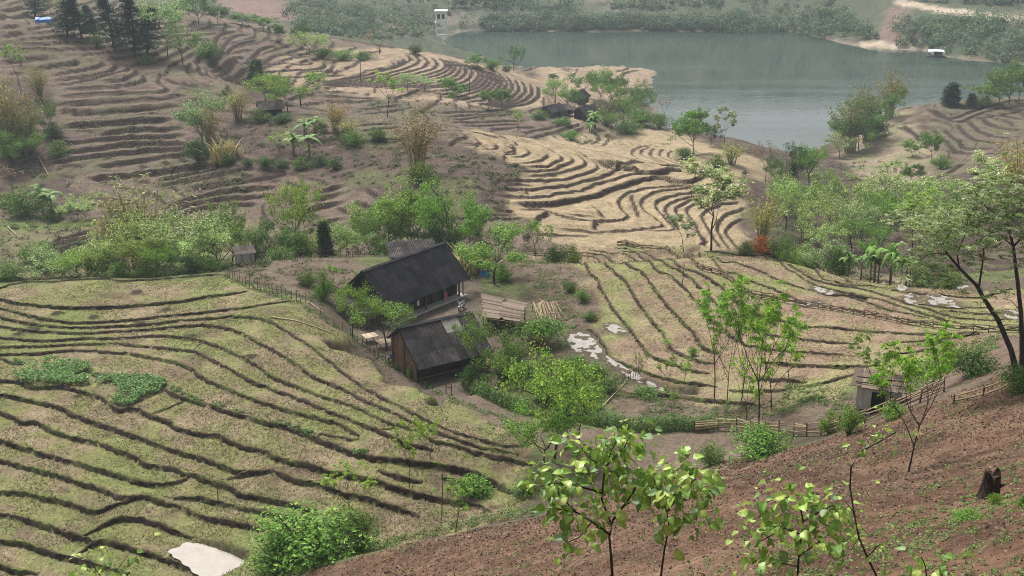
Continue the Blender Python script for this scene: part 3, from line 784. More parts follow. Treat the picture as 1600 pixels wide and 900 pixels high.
for m_ in (M_ROOF, M_ROOF2):                                     # rib shading painted in by vertex colour: dark valleys, light crests
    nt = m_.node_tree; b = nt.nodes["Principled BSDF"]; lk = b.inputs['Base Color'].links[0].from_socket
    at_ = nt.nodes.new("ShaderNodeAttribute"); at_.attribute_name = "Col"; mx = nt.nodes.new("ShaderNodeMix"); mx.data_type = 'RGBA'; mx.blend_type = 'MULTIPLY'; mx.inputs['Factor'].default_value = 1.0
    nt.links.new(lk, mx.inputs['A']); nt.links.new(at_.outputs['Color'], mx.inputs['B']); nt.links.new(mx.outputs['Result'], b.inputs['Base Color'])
_cubes = {}
def cube_mesh(mat):
    k = mat.name
    if k not in _cubes:
        bm = bmesh.new(); bmesh.ops.create_cube(bm, size=1.0); me = bpy.data.meshes.new("board"); bm.to_mesh(me); bm.free()
        me.materials.append(mat); _cubes[k] = me
    return _cubes[k]
def box(parent, name, mat, c, s, rot=(0, 0, 0)):
    o = bpy.data.objects.new(name, cube_mesh(mat)); o.location = c; o.scale = s; o.rotation_euler = rot
    return link(o, parent)
_rods = {}
def rod_mesh(mat, n=6, taper=.8):
    k = (mat.name, n, taper)
    if k not in _rods:
        a = np.arange(n) * 2 * math.pi / n; v = []
        for z, r in ((0, 1), (1, taper)): v += [(math.cos(t) * r, math.sin(t) * r, z) for t in a]
        f = [(i, (i + 1) % n, n + (i + 1) % n, n + i) for i in range(n)]
        me = bpy.data.meshes.new("pole"); me.from_pydata(v, [], f + [tuple(range(n - 1, -1, -1)), tuple(range(n, 2 * n))]); me.materials.append(mat)
        _rods[k] = me
    return _rods[k]
def rod(parent, name, mat, p, q, r, taper=.8, n=6):
    p, q = Vector(p), Vector(q); d = q - p
    o = bpy.data.objects.new(name, rod_mesh(mat, n, taper)); o.location = p
    o.rotation_mode = 'QUATERNION'; o.rotation_quaternion = d.to_track_quat('Z', 'Y'); o.scale = (r, r, d.length)
    return link(o, parent)
_sheets = {}
def sheet_mesh(mat, w, l, waves=4, amp=.06):
    k = (mat.name, round(w, 3), round(l, 3))
    if k not in _sheets:
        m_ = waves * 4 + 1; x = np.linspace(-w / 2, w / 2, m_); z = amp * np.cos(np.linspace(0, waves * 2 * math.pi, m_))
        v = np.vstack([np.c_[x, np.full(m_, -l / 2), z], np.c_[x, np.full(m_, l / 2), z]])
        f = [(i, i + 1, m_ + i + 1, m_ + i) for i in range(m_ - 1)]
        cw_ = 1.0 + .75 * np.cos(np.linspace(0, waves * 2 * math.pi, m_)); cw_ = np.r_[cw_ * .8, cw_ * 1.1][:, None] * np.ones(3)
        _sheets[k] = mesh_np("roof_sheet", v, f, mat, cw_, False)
    return _sheets[k]
def roof_slope(parent, mat, L, x0, ridge, eave, rows, R, special=None, w=.98, sag=.03):
    """sheets from the ridge line (y,z) to the eave line (y,z), laid along x from x0"""
    ry, rz = ridge; ey, ez = eave
    sl = math.hypot(ry - ey, rz - ez); nc = max(1, round(L / w)); cw = L / nc; rl = sl / rows
    pitch = math.atan2(rz - ez, abs(ey - ry)); sg = 1 if ey < ry else -1
    for i in range(nc):
        for j in range(rows):
            t = (j + .5) / rows
            mt = (special or {}).get((i, j), mat)
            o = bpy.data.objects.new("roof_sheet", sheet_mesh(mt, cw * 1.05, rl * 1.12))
            x = x0 + (i + .5) * cw
            lift = .012 * (i % 2) + .035 * (rows - 1 - j) / rows + R.uniform(0, .02) - sag * math.sin(math.pi * (i + .5) / nc)
            o.location = (x, ry + (ey - ry) * t, rz + (ez - rz) * t + lift)
            o.rotation_euler = (pitch * sg + R.uniform(-.012, .012), 0, R.uniform(-.006, .006))
            link(o, parent)
def ridge_cap(parent, mat, L, x0, y, z, R, n=8):
    for i in range(n):
        for s in (-1, 1):
            box(parent, "ridge_cap", mat, (x0 + (i + .5) * L / n, y + s * .11, z + .05 + R.uniform(-.01, .015)), (L / n * 1.02, .27, .02), (-s * .6, 0, R.uniform(-.01, .01)))
def board_wall(parent, mat, p, q, z0, ztop, R, w=.22, th=.03, gap=.012, name="board"):
    """upright boards between ground points p and q, tops given by a function of the share along the wall"""
    p, q = Vector((*p, 0)), Vector((*q, 0)); d = q - p; n = max(1, int(d.length / w)); ang = math.atan2(d.y, d.x)
    for i in range(n):
        t = (i + .5) / n; c = p + d * t; zt = ztop(t) + R.uniform(-.03, .03)
        if zt - z0 < .1: continue
        box(parent, name, mat, (c.x + R.uniform(-.01, .01), c.y + R.uniform(-.01, .01), (z0 + zt) / 2), (d.length / n - gap, th, zt - z0), (0, 0, ang + R.uniform(-.012, .012)))
def unproj(u, v, z):
    a, zz = ray(u, v); Y = (z - CAM_Z) / float(zz); return Vector((float(a) * Y, Y, z))
GY = CAM_Z + YARD_Z                                             # yard level

# ------------------------------------------------------------------ the long farmhouse
R = random.Random(3)
house = empty("farmhouse", (-11.99, 135.42, GY), .90)
tag(house, "long wooden farmhouse under a big black corrugated gable roof", "house")
L, Wf, Wb, HR, HE = 13.37, 3.94, 3.81, 5.55, 2.1
box(house, "ridge_beam", M_DARKW, (0, 0, HR - .2), (L * .98, .14, .16))
rf_ = empty("roof"); rf_.parent = house
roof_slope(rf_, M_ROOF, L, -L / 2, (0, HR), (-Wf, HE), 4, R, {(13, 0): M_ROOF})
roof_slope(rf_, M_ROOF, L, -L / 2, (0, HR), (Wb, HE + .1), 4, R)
ridge_cap(rf_, M_CAP, L, -L / 2, 0, HR + .03, R, 10)
for s in (-1, 1):                                               # rafters and barge boards at both gables
    for k, yy, e in ((0, -Wf, HE), (1, Wb, HE + .1)):
        ln = math.hypot(yy, HR - e)
        box(house, "barge_board", M_DARKW, (s * (L / 2 - .06), yy / 2, (HR + e) / 2 - .12), (.06, ln, .16), (math.atan2(HR - e, abs(yy)) * (1 if yy < 0 else -1), 0, 0))
lx0, lx1 = -L / 2 + .9, L / 2 - .8
def gable_top(t): return 2.0 + (HR - 2.35) * max(0, 1 - abs(t - .5) * 2.15)
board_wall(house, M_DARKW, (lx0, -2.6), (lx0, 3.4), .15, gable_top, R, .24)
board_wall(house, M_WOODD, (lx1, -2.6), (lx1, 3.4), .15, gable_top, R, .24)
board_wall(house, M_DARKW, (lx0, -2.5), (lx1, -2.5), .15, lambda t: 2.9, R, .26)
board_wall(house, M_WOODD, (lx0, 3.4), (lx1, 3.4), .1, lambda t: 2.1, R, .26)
box(house, "tie_beam", M_WOODD, (lx0 - .1, -.4, 2.35), (.14, 6.6, .14))
for i, x in enumerate((-5.9, -3.2, -.2, 2.9, 5.4, 6.1)):
    rod(house, "porch_post", M_PLY if i % 2 else M_WOODD, (x, -3.35, 0), (x, -3.3, 2.45), .12, .9, 7)
box(house, "eave_beam", M_WOODD, (0, -3.32, 2.42), (12.6, .13, .14))
box(house, "porch_floor", M_CONC, (0, -.1, .06), (12.6, 7.2, .16))
box(house, "doorway", M_BLACK, (-.6, -2.55, 1.1), (1.4, .05, 1.9))
box(house, "door", M_WOODD, (2.2, -2.56, 1.1), (1.0, .06, 1.9))
ln_ = empty("lean_to"); ln_.parent = house
roof_slope(ln_, M_WOODD, 3.0, -9.2 + .6, (2.6, 2.15), (-2.2, 1.75), 3, R, None, .75)
board_wall(ln_, M_WOODD, (-8.6, -2.1), (-8.6, 2.4), 0, lambda t: 1.75, R, .2)
board_wall(ln_, M_WOODD, (-8.6, -2.1), (-5.9, -2.1), 0, lambda t: 1.7, R, .2)
box(ln_, "crossbar", M_PLY, (-6.95, -1.2, 2.5), (.07, 2.6, .07), (.1, 0, 0))
for i, (x, mt) in enumerate(((-4.6, M_TEAL), (-4.25, M_BLUE), (-3.85, M_TEAL), (-5.05, M_WHITE), (-1.55, M_WHITE), (3.2, M_PINK))):
    wv = np.linspace(-.15, .15, 5); v = [(a_, .03 * math.sin(k * 2.1), 0) for k, a_ in enumerate(wv)] + [(a_ * 1.1, .05 * math.sin(k * 2.1 + 1), -.55 - .05 * (i % 3)) for k, a_ in enumerate(wv)]
    me = mesh_np("cloth", v, [(k, k + 1, 6 + k, 5 + k) for k in range(4)], mt)
    o = link(bpy.data.objects.new("hanging_cloth", me)); o.matrix_world = Matrix.Translation((-11.99, 135.42, GY)) @ Matrix.Rotation(.9, 4, 'Z') @ Matrix.Translation((x, -3.42, 1.6 if i < 5 else 1.2))
    tag(o, ("teal cloth hanging left of centre on the farmhouse porch line", "blue cloth hung between two teal ones on the porch", "teal cloth hanging nearest the second porch post",
            "white cloth at the left end of the porch laundry", "white cloth hanging alone mid-porch on the farmhouse", "magenta cloth hanging by the farmhouse's right porch posts")[i], "cloth", "laundry on the farmhouse porch")

# ------------------------------------------------------------------ the barn in front
R = random.Random(5)
barn = empty("barn", (-7.54, 117.96, GY), .57)
tag(barn, "brown plank barn with grey-black corrugated roof in front of the farmhouse", "barn")
L, Wf, Wb, HR, HE, HB = 8.4, 3.97, 2.3, 4.63, 1.75, 2.9
rf_ = empty("roof"); rf_.parent = barn
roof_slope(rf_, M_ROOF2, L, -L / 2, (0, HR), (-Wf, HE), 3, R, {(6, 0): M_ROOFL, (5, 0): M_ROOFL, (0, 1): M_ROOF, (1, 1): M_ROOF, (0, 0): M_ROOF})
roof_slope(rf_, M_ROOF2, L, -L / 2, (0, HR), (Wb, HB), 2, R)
ridge_cap(rf_, M_CAP, L, -L / 2, 0, HR + .03, R, 7)
gx = -L / 2 + .35
def barn_top(t):
    y = -3.1 + t * 4.9
    return (HR - .2 + (HE - HR) * (-y) / Wf) if y < 0 else (HR - .2 + (HB - HR) * y / Wb)
board_wall(barn, M_WOODB, (gx, -3.1), (gx, 1.8), -.05, barn_top, R, .27)
board_wall(barn, M_WOODB, (L / 2 - .35, -3.1), (L / 2 - .35, 1.8), -.05, barn_top, R, .27)
board_wall(barn, M_DARKW, (gx, -3.0), (L / 2 - .35, -3.0), -.05, lambda t: 1.75, R, .3)
board_wall(barn, M_WOODB, (gx, 1.8), (L / 2 - .35, 1.8), -.05, lambda t: 2.9, R, .3)
for y in (-3.1, -.7, 1.8):
    rod(barn, "corner_post", M_WOODB, (gx - .1, y, 0), (gx - .1, y, barn_top((y + 3.1) / 4.9) - .05), .09, .95)
for z in (.5, 1.75):
    box(barn, "cross_rail", M_WOODB, (gx - .07, -.6, z), (.07, 4.9, .1))
box(barn, "sill_beam", M_WOODB, (0, -3.06, .3), (7.6, .1, .16)); box(barn, "barge_board", M_DARKW, (-L / 2 + .03, -Wf / 2, (HR + HE) / 2 - .1), (.05, math.hypot(Wf, HR - HE), .14), (math.atan2(HR - HE, Wf), 0, 0))
box(barn, "barge_board", M_DARKW, (-L / 2 + .03, Wb / 2, (HR + HB) / 2 - .1), (.05, math.hypot(Wb, HR - HB), .14), (-math.atan2(HR - HB, Wb), 0, 0))

# ------------------------------------------------------------------ bark-roofed shed and bamboo rack
R = random.Random(8)
shed = empty("bark_shed", unproj(785, 500, GY)); o0 = shed.location.copy()
tag(shed, "low open shed roofed with long grey bark strips beside the barn", "shed")
TL, TR_, BR, BL = unproj(755, 459, GY + 2.3), unproj(820, 474, GY + 2.2), unproj(808, 503, GY + 1.55), unproj(755, 496, GY + 1.6)
rf_ = empty("roof"); rf_.parent = shed
nst = 13
for i in range(nst):
    t = (i + .5) / nst
    for k, (s0, s1) in enumerate(((-.03, .55 + R.uniform(-.1, .1)), (.5 + R.uniform(-.1, .1), 1.05))):
        a_ = (TL.lerp(BL, t)); b_ = (TR_.lerp(BR, t)); p = a_.lerp(b_, s0 + R.uniform(-.03, .03)) - o0; q = a_.lerp(b_, s1 + R.uniform(-.04, .06)) - o0
        d = q - p; c = (p + q) / 2 + Vector((0, 0, .03 + R.uniform(-.02, .05) + .03 * k))
        o = box(rf_, "bark_strip", M_BARK, c, (d.length, .36 + R.uniform(-.06, .1), .035)); o.rotation_mode = 'QUATERNION'
        sl = (TL - BL).normalized(); xax = d.normalized(); zax = xax.cross(sl).normalized(); yax = zax.cross(xax)
        o.rotation_quaternion = Matrix((xax, yax, zax)).transposed().to_quaternion() @ Matrix.Rotation(R.uniform(-.12, .12), 3, 'X').to_quaternion()
for P, h in ((TL, 2.25), (TR_, 2.15), (BR, 1.5), (BL, 1.55), ((BL + BR) / 2, 1.5)):
    p = P - o0; rod(shed, "post", M_POST, (p.x, p.y, -.05), (p.x, p.y, h), .07)
for A, B in ((TL, TR_), (BL, BR)): rod(shed, "beam", M_BAMB, A - o0 - Vector((0, 0, .08)), B - o0 - Vector((0, 0, .08)), .05)
p = (BL - o0); board_wall(shed, M_WOODD, (p.x + .2, p.y + .6), (p.x + 3.2, p.y + 1.4), 0, lambda t: 1.3, R, .22)

rack = empty("bamboo_rack", unproj(850, 495, GY))
tag(rack, "heap of pale bamboo poles drying on a rack beside the bark shed", "bamboo rack")
o0 = rack.location.copy()
for i in range(20):
    t = i / 19 * .9
    p = unproj(832 + 40 * t + R.uniform(-2, 2), 473 - 2 * t + R.uniform(-3, 2), GY + 1.2) - o0
    q = unproj(838 + 46 * t + R.uniform(-8, 6), 496 + R.uniform(-3, 6), GY + .7 + R.uniform(-.2, .25)) - o0
    rod(rack, "bamboo_pole", M_BAMB, p, q, .035)
for vv, zz in ((476, 1.05), (484, .9), (492, .72)):
    rod(rack, "cross_pole", M_BAMB, unproj(826, vv, GY + zz) - o0, unproj(880, vv + 3, GY + zz) - o0, .04)
for i in range(6):
    p = unproj(R.uniform(830, 880), R.uniform(470, 500), GY + 1.0) - o0; q = p + Vector((R.uniform(-2, 2), R.uniform(-1.2, 1.2), R.uniform(-.3, .3)))
    rod(rack, "loose_pole", M_BAMB, p, q, .03)
for (uu, vv, zz) in ((832, 478, 1.1), (872, 478, 1.1), (838, 494, .7), (878, 494, .7)):
    p = unproj(uu, vv, GY + zz) - o0; rod(rack, "rack_post", M_POST, (p.x, p.y, -.05), p, .05)

# ------------------------------------------------------------------ small sheds
def hut(name, label, loc, rz, w, d, h, pitch_h, wall, roofm, over=.25, rows=2, door=True, gable=True, seed=1, cat="hut", group=None, sw=.9):
    R = random.Random(seed); e = empty(name, loc, rz); tag(e, label, cat, group)
    rf = empty("roof"); rf.parent = e
    if gable:
        roof_slope(rf, roofm, w + 2 * over, -w / 2 - over, (0, h + pitch_h), (-d / 2 - over, h - .1), rows, R, None, sw)
        roof_slope(rf, roofm, w + 2 * over, -w / 2 - over, (0, h + pitch_h), (d / 2 + over, h - .1), rows, R, None, sw)
        top = lambda t: h + (pitch_h - .12) * max(0, 1 - abs(t - .5) * 2)
    else:
        roof_slope(rf, roofm, w + 2 * over, -w / 2 - over, (d / 2 + over, h + pitch_h), (-d / 2 - over, h), rows, R, None, sw)
        top = lambda t: h + (pitch_h - .08) * t
    bw = max(.2, w / 14)
    board_wall(e, wall, (-w / 2, -d / 2), (-w / 2, d / 2), 0, top, R, bw)
    board_wall(e, wall, (w / 2, -d / 2), (w / 2, d / 2), 0, top, R, bw)
    board_wall(e, wall, (-w / 2, -d / 2), (w / 2, -d / 2), 0, lambda t: h - .02, R, bw)
    board_wall(e, wall, (-w / 2, d / 2), (w / 2, d / 2), 0, lambda t: (h if gable else h + pitch_h) - .05, R, bw)
    if door: box(e, "door", M_DARKW, (w * .12, -d / 2 - .03, h * .42), (min(.9, w * .3), .05, h * .8))
    return e
def at(u, v, dz=0.0):
    x, y = hit(u, v); return (x, y, float(gz(x, y)) + dz)
p = at(383, 414)
h_ = hut("storage_hut", "small grey plank hut on stilts at the garden's far corner", (p[0], p[1], p[2] + .5), .35, 2.1, 1.6, 1.25, .35, M_TIN, M_WOODD, .2, 2, False, False, 4)
for sx in (-.9, .9):
    for sy in (-.7, .7): rod(h_, "stilt", M_POST, (sx, sy, -.6), (sx, sy, .05), .06)
p = unproj(644, 414, GY - .2)
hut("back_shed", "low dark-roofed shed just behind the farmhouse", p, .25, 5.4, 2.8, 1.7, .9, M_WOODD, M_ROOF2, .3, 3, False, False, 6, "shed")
# grey concrete outhouse by the lower fence
p = at(1372, 640); oh = empty("outhouse", (p[0], p[1], p[2] - .1), -.35); tag(oh, "square grey concrete outhouse with a flat slab roof by the pole fence", "outhouse")
w, d, h = 3.1, 2.4, 2.35
box(oh, "wall", M_CONC, (-w / 2 + .07, 0, h / 2), (.14, d, h)); box(oh, "wall", M_CONC, (w / 2 - .07, 0, h / 2), (.14, d, h)); box(oh, "wall", M_CONC, (0, d / 2 - .07, h / 2), (w - .3, .13, h))
box(oh, "wall", M_CONC, (-.95, -d / 2 + .07, h / 2), (.9, .13, h)); box(oh, "wall", M_CONC, (.95, -d / 2 + .07, h / 2), (.9, .13, h)); box(oh, "lintel", M_CONC, (0, -d / 2 + .07, h - .2), (1.0, .13, .4))
box(oh, "doorway", M_BLACK, (0, -d / 2 + .3, .95), (1.0, .05, 1.9)); box(oh, "wall_band", M_DARKW, (0, -d / 2 - .01, .42), (w + .02, .03, .12))
R = random.Random(2); rf_ = empty("roof"); rf_.parent = oh
for i in range(6): box(rf_, "roof_slab", M_BARK, (-1.65 + i * .66, R.uniform(-.05, .05), h + .08 + R.uniform(0, .04)), (.7, 3.1 + R.uniform(-.1, .2), .05), (.09 + R.uniform(-.02, .02), 0, R.uniform(-.03, .03)))
for i in range(3): rod(oh, "roof_weight", M_POST, (-1.7, -1.0 + i, h + .16), (1.8, -1.0 + i + .1, h + .2), .05)
# thatched ridge hut
p = at(423, 178); hut("ridge_hut", "dark thatched hut half hidden under pale trees on the terraced ridge", p, .3, 4.2, 2.6, 1.3, 1.3, M_DARKW, M_WOODD, .5, 3, True, True, 9, "hut")
# hamlet by the lake
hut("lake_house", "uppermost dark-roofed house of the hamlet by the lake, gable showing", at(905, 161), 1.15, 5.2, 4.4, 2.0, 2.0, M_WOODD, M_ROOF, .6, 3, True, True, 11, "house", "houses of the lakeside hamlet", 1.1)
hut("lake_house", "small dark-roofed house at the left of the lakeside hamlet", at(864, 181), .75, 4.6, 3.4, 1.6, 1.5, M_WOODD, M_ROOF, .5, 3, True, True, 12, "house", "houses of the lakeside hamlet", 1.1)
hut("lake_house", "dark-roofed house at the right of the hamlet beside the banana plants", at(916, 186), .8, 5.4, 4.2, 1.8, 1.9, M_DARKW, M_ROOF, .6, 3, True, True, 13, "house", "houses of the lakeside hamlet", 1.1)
hut("lake_house", "reddish plank shed between two dark-roofed hamlet houses", at(884, 178), .5, 3.2, 2.6, 1.5, 1.0, M_WOODB, M_WOODD, .4, 2, True, False, 14, "house", "houses of the lakeside hamlet", 1.0)

# white intake tower at the far shore
x, y = hit(690, 66); tw = empty("intake_tower", (x, y, float(gz(x, y)) - .3)); tw.scale = (.9, .9, 1.36); tag(tw, "white concrete water tower on legs at the far shore", "tower")
s = 2.6
for sx in (-1, 1):
    for sy in (-1, 1): box(tw, "column", M_WHITE, (sx * s * .92, sy * s * .92, 3.2), (.55, .55, 6.6))
for z in (2.2, 4.6): 
    for sy in (-1, 1): box(tw, "cross_beam", M_WHITE, (0, sy * s * .92, z), (2 * s * .92 - .56, .4, .4))
box(tw, "floor_slab", M_WHITE, (0, 0, 6.6), (2 * s + .8, 2 * s + .8, .35))
box(tw, "wall", M_WHITE, (0, s - .1, 8.4), (2 * s, .2, 3.2)); box(tw, "wall", M_WHITE, (-s + .1, 0, 8.4), (.2, 2 * s - .41, 3.2)); box(tw, "wall", M_WHITE, (s - .1, 0, 8.4), (.2, 2 * s - .41, 3.2))
box(tw, "wall", M_WHITE, (0, -s + .1, 7.3), (2 * s, .2, 1.0)); box(tw, "wall", M_WHITE, (0, -s + .1, 9.65), (2 * s, .2, .7))
for sx in (-.82, 0, .82): box(tw, "window_pier", M_WHITE, (sx * s, -s + .1, 8.55), (.75, .19, 1.52))
for sx in (-.41, .41): box(tw, "window", M_BLACK, (sx * s, -s + .22, 8.55), (1.4, .05, 1.5))
box(tw, "roof", M_WHITE, (0, 0, 10.2), (2 * s + 1, 2 * s + 1, .3))
# floating house
p = unproj(1462, 88, .1); fb = empty("floating_house", p, -.2); tag(fb, "small floating house with pale blue tarpaulin roof on the lake", "houseboat")
for i in range(5): box(fb, "raft_log", M_WOODD, (0, -1.6 + i * .8, .1), (7.5, .5, .4))
for sx in (-2.6, 2.6):
    for sy in (-1.3, 1.3): rod(fb, "post", M_WOODD, (sx, sy, .2), (sx, sy, 2.2), .1)
M_PALEBLUE = noise_mat("pale_blue_tarpaulin", (.35, .45, .60), (.62, .70, .80), 1.2, .7)
rf_ = empty("roof"); rf_.parent = fb
for i in range(4): box(rf_, "tarpaulin_panel", M_PALEBLUE, (-2.4 + i * 1.6, 0, 2.5 - .12 * abs(i - 1.5)), (1.68, 3.6, .06), (.12, .1 * (i - 1.5), 0))
box(fb, "cabin_wall", M_WOODB, (.8, .9, 1.1), (3.0, .1, 1.5)); box(fb, "cabin_wall", M_WOODB, (2.2, 0, 1.1), (.1, 1.7, 1.5))
# blue tarpaulin shelter on the top terraces
p = at(71, 41); tp_ = empty("tarpaulin_shelter", p, .15); tag(tp_, "bright blue tarpaulin shelter among dark conifers on the hilltop", "shelter")
v = [(-2.1 + i * .7, -1.1 + j * 1.1, 2.2 - .45 * abs(j - 1) + .12 * math.sin(i * 1.7 + j)) for j in range(3) for i in range(7)]
link(bpy.data.objects.new("tarpaulin", mesh_np("tarpaulin", v, [(j * 7 + i, j * 7 + i + 1, j * 7 + i + 8, j * 7 + i + 7) for j in range(2) for i in range(6)], M_BLUE)), tp_)
v = [(-2.1 + i * .7, -1.1 - .1 * (j), 1.75 - .75 * j + .1 * math.sin(i * 2.3)) for j in range(2) for i in range(7)]
link(bpy.data.objects.new("tarpaulin_side", mesh_np("tarpaulin_side", v, [(i, i + 1, i + 8, i + 7) for i in range(6)], M_BLUE)), tp_)
for sx in (-2, 2):
    for sy in (-1, 1): rod(tp_, "post", M_POST, (sx, sy, 0), (sx, sy, 1.8), .06)

# ------------------------------------------------------------------ scooter, tyres, boards, poles
def lathe_ring(R0, r, n=14, k=6):
    v, f = [], []
    for i in range(n):
        for j in range(k):
            a_, b_ = i / n * 2 * math.pi, j / k * 2 * math.pi
            v.append(((R0 + r * math.cos(b_)) * math.cos(a_), r * math.sin(b_), (R0 + r * math.cos(b_)) * math.sin(a_)))
            f.append((i * k + j, ((i + 1) % n) * k + j, ((i + 1) % n) * k + (j + 1) % k, i * k + (j + 1) % k))
    return v, f
TYRE = mesh_np("tyre", *lathe_ring(.25, .055), M_BLACK, None, True)
def scooter(label, loc, rz, mbody):
    e = empty("motorbike", loc, rz); tag(e, label, "motorbike")
    for x in (-.6, .62):
        o = link(bpy.data.objects.new("tyre", TYRE), e); o.location = (x, 0, .3)
        for k in range(3): rod(o, "spoke", M_CHROME, (-.22 * math.cos(k), 0, -.22 * math.sin(k)), (.22 * math.cos(k), 0, .22 * math.sin(k)), .012)
    bm = bmesh.new()
    prof = [(-.75, .62, .10), (-.35, .72, .14), (.0, .66, .15), (.2, .45, .13), (.42, .5, .16), (.5, .95, .12)]
    vs_ = []
    for x, z, w in prof:
        vs_.append([bm.verts.new((x, sy * w, z + dz)) for sy, dz in ((-1, -.18), (1, -.18), (1, .08), (-1, .08))])
    for a_, b_ in zip(vs_[:-1], vs_[1:]):
        for j in range(4): bm.faces.new((a_[j], a_[(j + 1) % 4], b_[(j + 1) % 4], b_[j]))
    bm.faces.new(vs_[0][::-1]); bm.faces.new(vs_[-1])
    me = bpy.data.meshes.new("body"); bm.to_mesh(me); bm.free(); me.materials.append(mbody); link(bpy.data.objects.new("body", me), e)
    box(e, "seat", M_BLACK, (-.3, 0, .82), (.75, .26, .1), (0, .05, 0)); rod(e, "fork", M_CHROME, (.62, 0, .3), (.45, 0, 1.0), .04)
    rod(e, "handlebar", M_CHROME, (.42, -.34, 1.04), (.42, .34, 1.04), .02); box(e, "headlight", M_WHITE, (.55, 0, .92), (.1, .16, .14)); box(e, "front_guard", M_WHITE, (.62, 0, .6), (.34, .15, .06))
    for sy in (-1, 1): rod(e, "mirror", M_CHROME, (.42, sy * .28, 1.04), (.38, sy * .34, 1.24), .03)
p = unproj(721, 484, GY); scooter("silver-white motorbike parked in the yard between farmhouse and barn", p, -1.9, M_CHROME)
p = unproj(617, 564, GY); scooter("dark blue motorbike leaning against the barn's gable end", p, .75, M_BLUE)
p = unproj(716, 586, GY)
tub = empty("black_basin", p); tag(tub, "wide black rubber basin on the ground under the barn's eave", "basin")
n_ = 18; v, f = [], []
for k, (r_, z_) in enumerate(((.7, .02), (.95, .38), (1.0, .40), (.92, .36), (.66, .08))):
    v += [(r_ * math.cos(i / n_ * 6.283), r_ * .8 * math.sin(i / n_ * 6.283), z_) for i in range(n_)]
    if k: f += [((k - 1) * n_ + i, (k - 1) * n_ + (i + 1) % n_, k * n_ + (i + 1) % n_, k * n_ + i) for i in range(n_)]
link(bpy.data.objects.new("rim", mesh_np("rim", v, f, M_BLACK, None, True)), tub)
link(bpy.data.objects.new("bottom", mesh_np("bottom", [(.67 * math.cos(i / 9 * 6.283), .54 * math.sin(i / 9 * 6.283), .09) for i in range(9)] + [(0, 0, .09)], [(i, (i + 1) % 9, 9) for i in range(9)], M_BLACK)), tub)
# plank platforms in front of the lean-to
for k, (uu, vv, rz, lab) in enumerate(((578, 524, .5, "pale plank drying table left of the citrus tree trunk"), (600, 533, .5, "pale plank drying table between citrus tree and barn"))):
    p = unproj(uu, vv, GY + .7); e = empty("drying_table", (p.x, p.y, GY), rz); tag(e, lab, "table", "plank tables by the barn")
    for i in range(6): box(e, "plank", M_PLY, (-.6 + i * .24, 0, .7 + R.uniform(-.01, .01)), (.22, 1.3, .03), (0, 0, R.uniform(-.02, .02)))
    for sx in (-.6, .6):
        for sy in (-.5, .5): rod(e, "leg", M_POST, (sx, sy, 0), (sx, sy, .68), .04)
# blue clothes line by the big tree
p = unproj(757, 441, GY); cl_ = empty("clothes_line", p); tag(cl_, "blue clothes on a short line beside the leafy tree behind the yard", "clothes line")
for sx in (-1, 1): rod(cl_, "post", M_POST, (sx, 0, 0), (sx, 0, 1.5), .04)
rod(cl_, "line", M_POST, (-1, 0, 1.4), (1, 0, 1.4), .012, 1.0)
for k, x in enumerate((-.35, .15, .5)):
    v = [(x + a_, .03 * math.sin(a_ * 20 + b_), 1.4 - b_) for b_ in (0, .35, .7 + .1 * k) for a_ in (-.18, 0, .18)]
    link(bpy.data.objects.new("garment", mesh_np("garment", v, [(j * 3 + i, j * 3 + i + 1, j * 3 + i + 4, j * 3 + i + 3) for j in range(2) for i in range(2)], M_BLUE if k < 2 else M_TEAL)), cl_)
def lying_pole(label, u0, v0, u1, v1, r=.06, name="bamboo_pole"):
    a_, b_ = Vector(at(u0, v0, r + .05)), Vector(at(u1, v1, r + .05)); rows_, k = [], 9
    d = b_ - a_; n = 6; v, f = [], []
    for i in range(k):
        t = i / (k - 1); c = a_.lerp(b_, t); c.z = max(c.z, float(gz(c.x, c.y)) + r * .8); rr = r * (1 - .35 * t)
        sd = Vector((-d.y, d.x, 0)).normalized()
        for j in range(n): v.append(tuple(c + sd * rr * math.cos(j / n * 6.283) + Vector((0, 0, rr * math.sin(j / n * 6.283)))))
        if i: f += [((i - 1) * n + j, (i - 1) * n + (j + 1) % n, i * n + (j + 1) % n, i * n + j) for j in range(n)]
    o = link(bpy.data.objects.new(name, mesh_np(name, v, f, M_BAMB, None, True))); tag(o, label, "pole"); return o
lying_pole("longest pale bamboo pole lying across the grassy field's upper right corner", 424, 497, 522, 523, .09)
lying_pole("pale pole leaning on the field bank near the lean-to", 482, 473, 505, 489, .07)
lying_pole("thin bamboo stick lying across the garden beside the muddy ditch", 938, 640, 978, 598, .06)
lying_pole("dry pole lying on the bare slope at the photo's left edge", 60, 245, 76, 275, .1)
lying_pole("short dry pole lying on the green bank at the photo's left edge", 12, 355, 32, 374, .1)
# thin upright poles on the round hill and in the right field
for (u0, vb, vt, lab) in ((563, 126, 97, "thin grey pole standing on the round hill's left terraces"), (733, 147, 112, "thin grey pole standing on the round hill's middle terraces"), (1066, 445, 412, "thin dark stick upright between the right field's terrace edges"), (341, 787, 752, "thin dry stick upright on a terrace edge in the grassy field"), (690, 812, 738, "crooked dry stick with a pale tip above the weeds"), (1413, 600, 580, "dark stake standing right of the outhouse")):
    x, y = hit(u0, vb); z = float(gz(x, y)); h = CAM_Z + float(ray(u0, vt)[1]) * y - z
    e = bpy.data.objects.new("pole", rod_mesh(M_POST, 7, .6)); e.location = (x, y, z - .2); e.scale = (.02 + .0003 * y, .02 + .0003 * y, h + .2); e.rotation_euler = (.03, .04, 0); link(e); tag(e, lab, "pole")

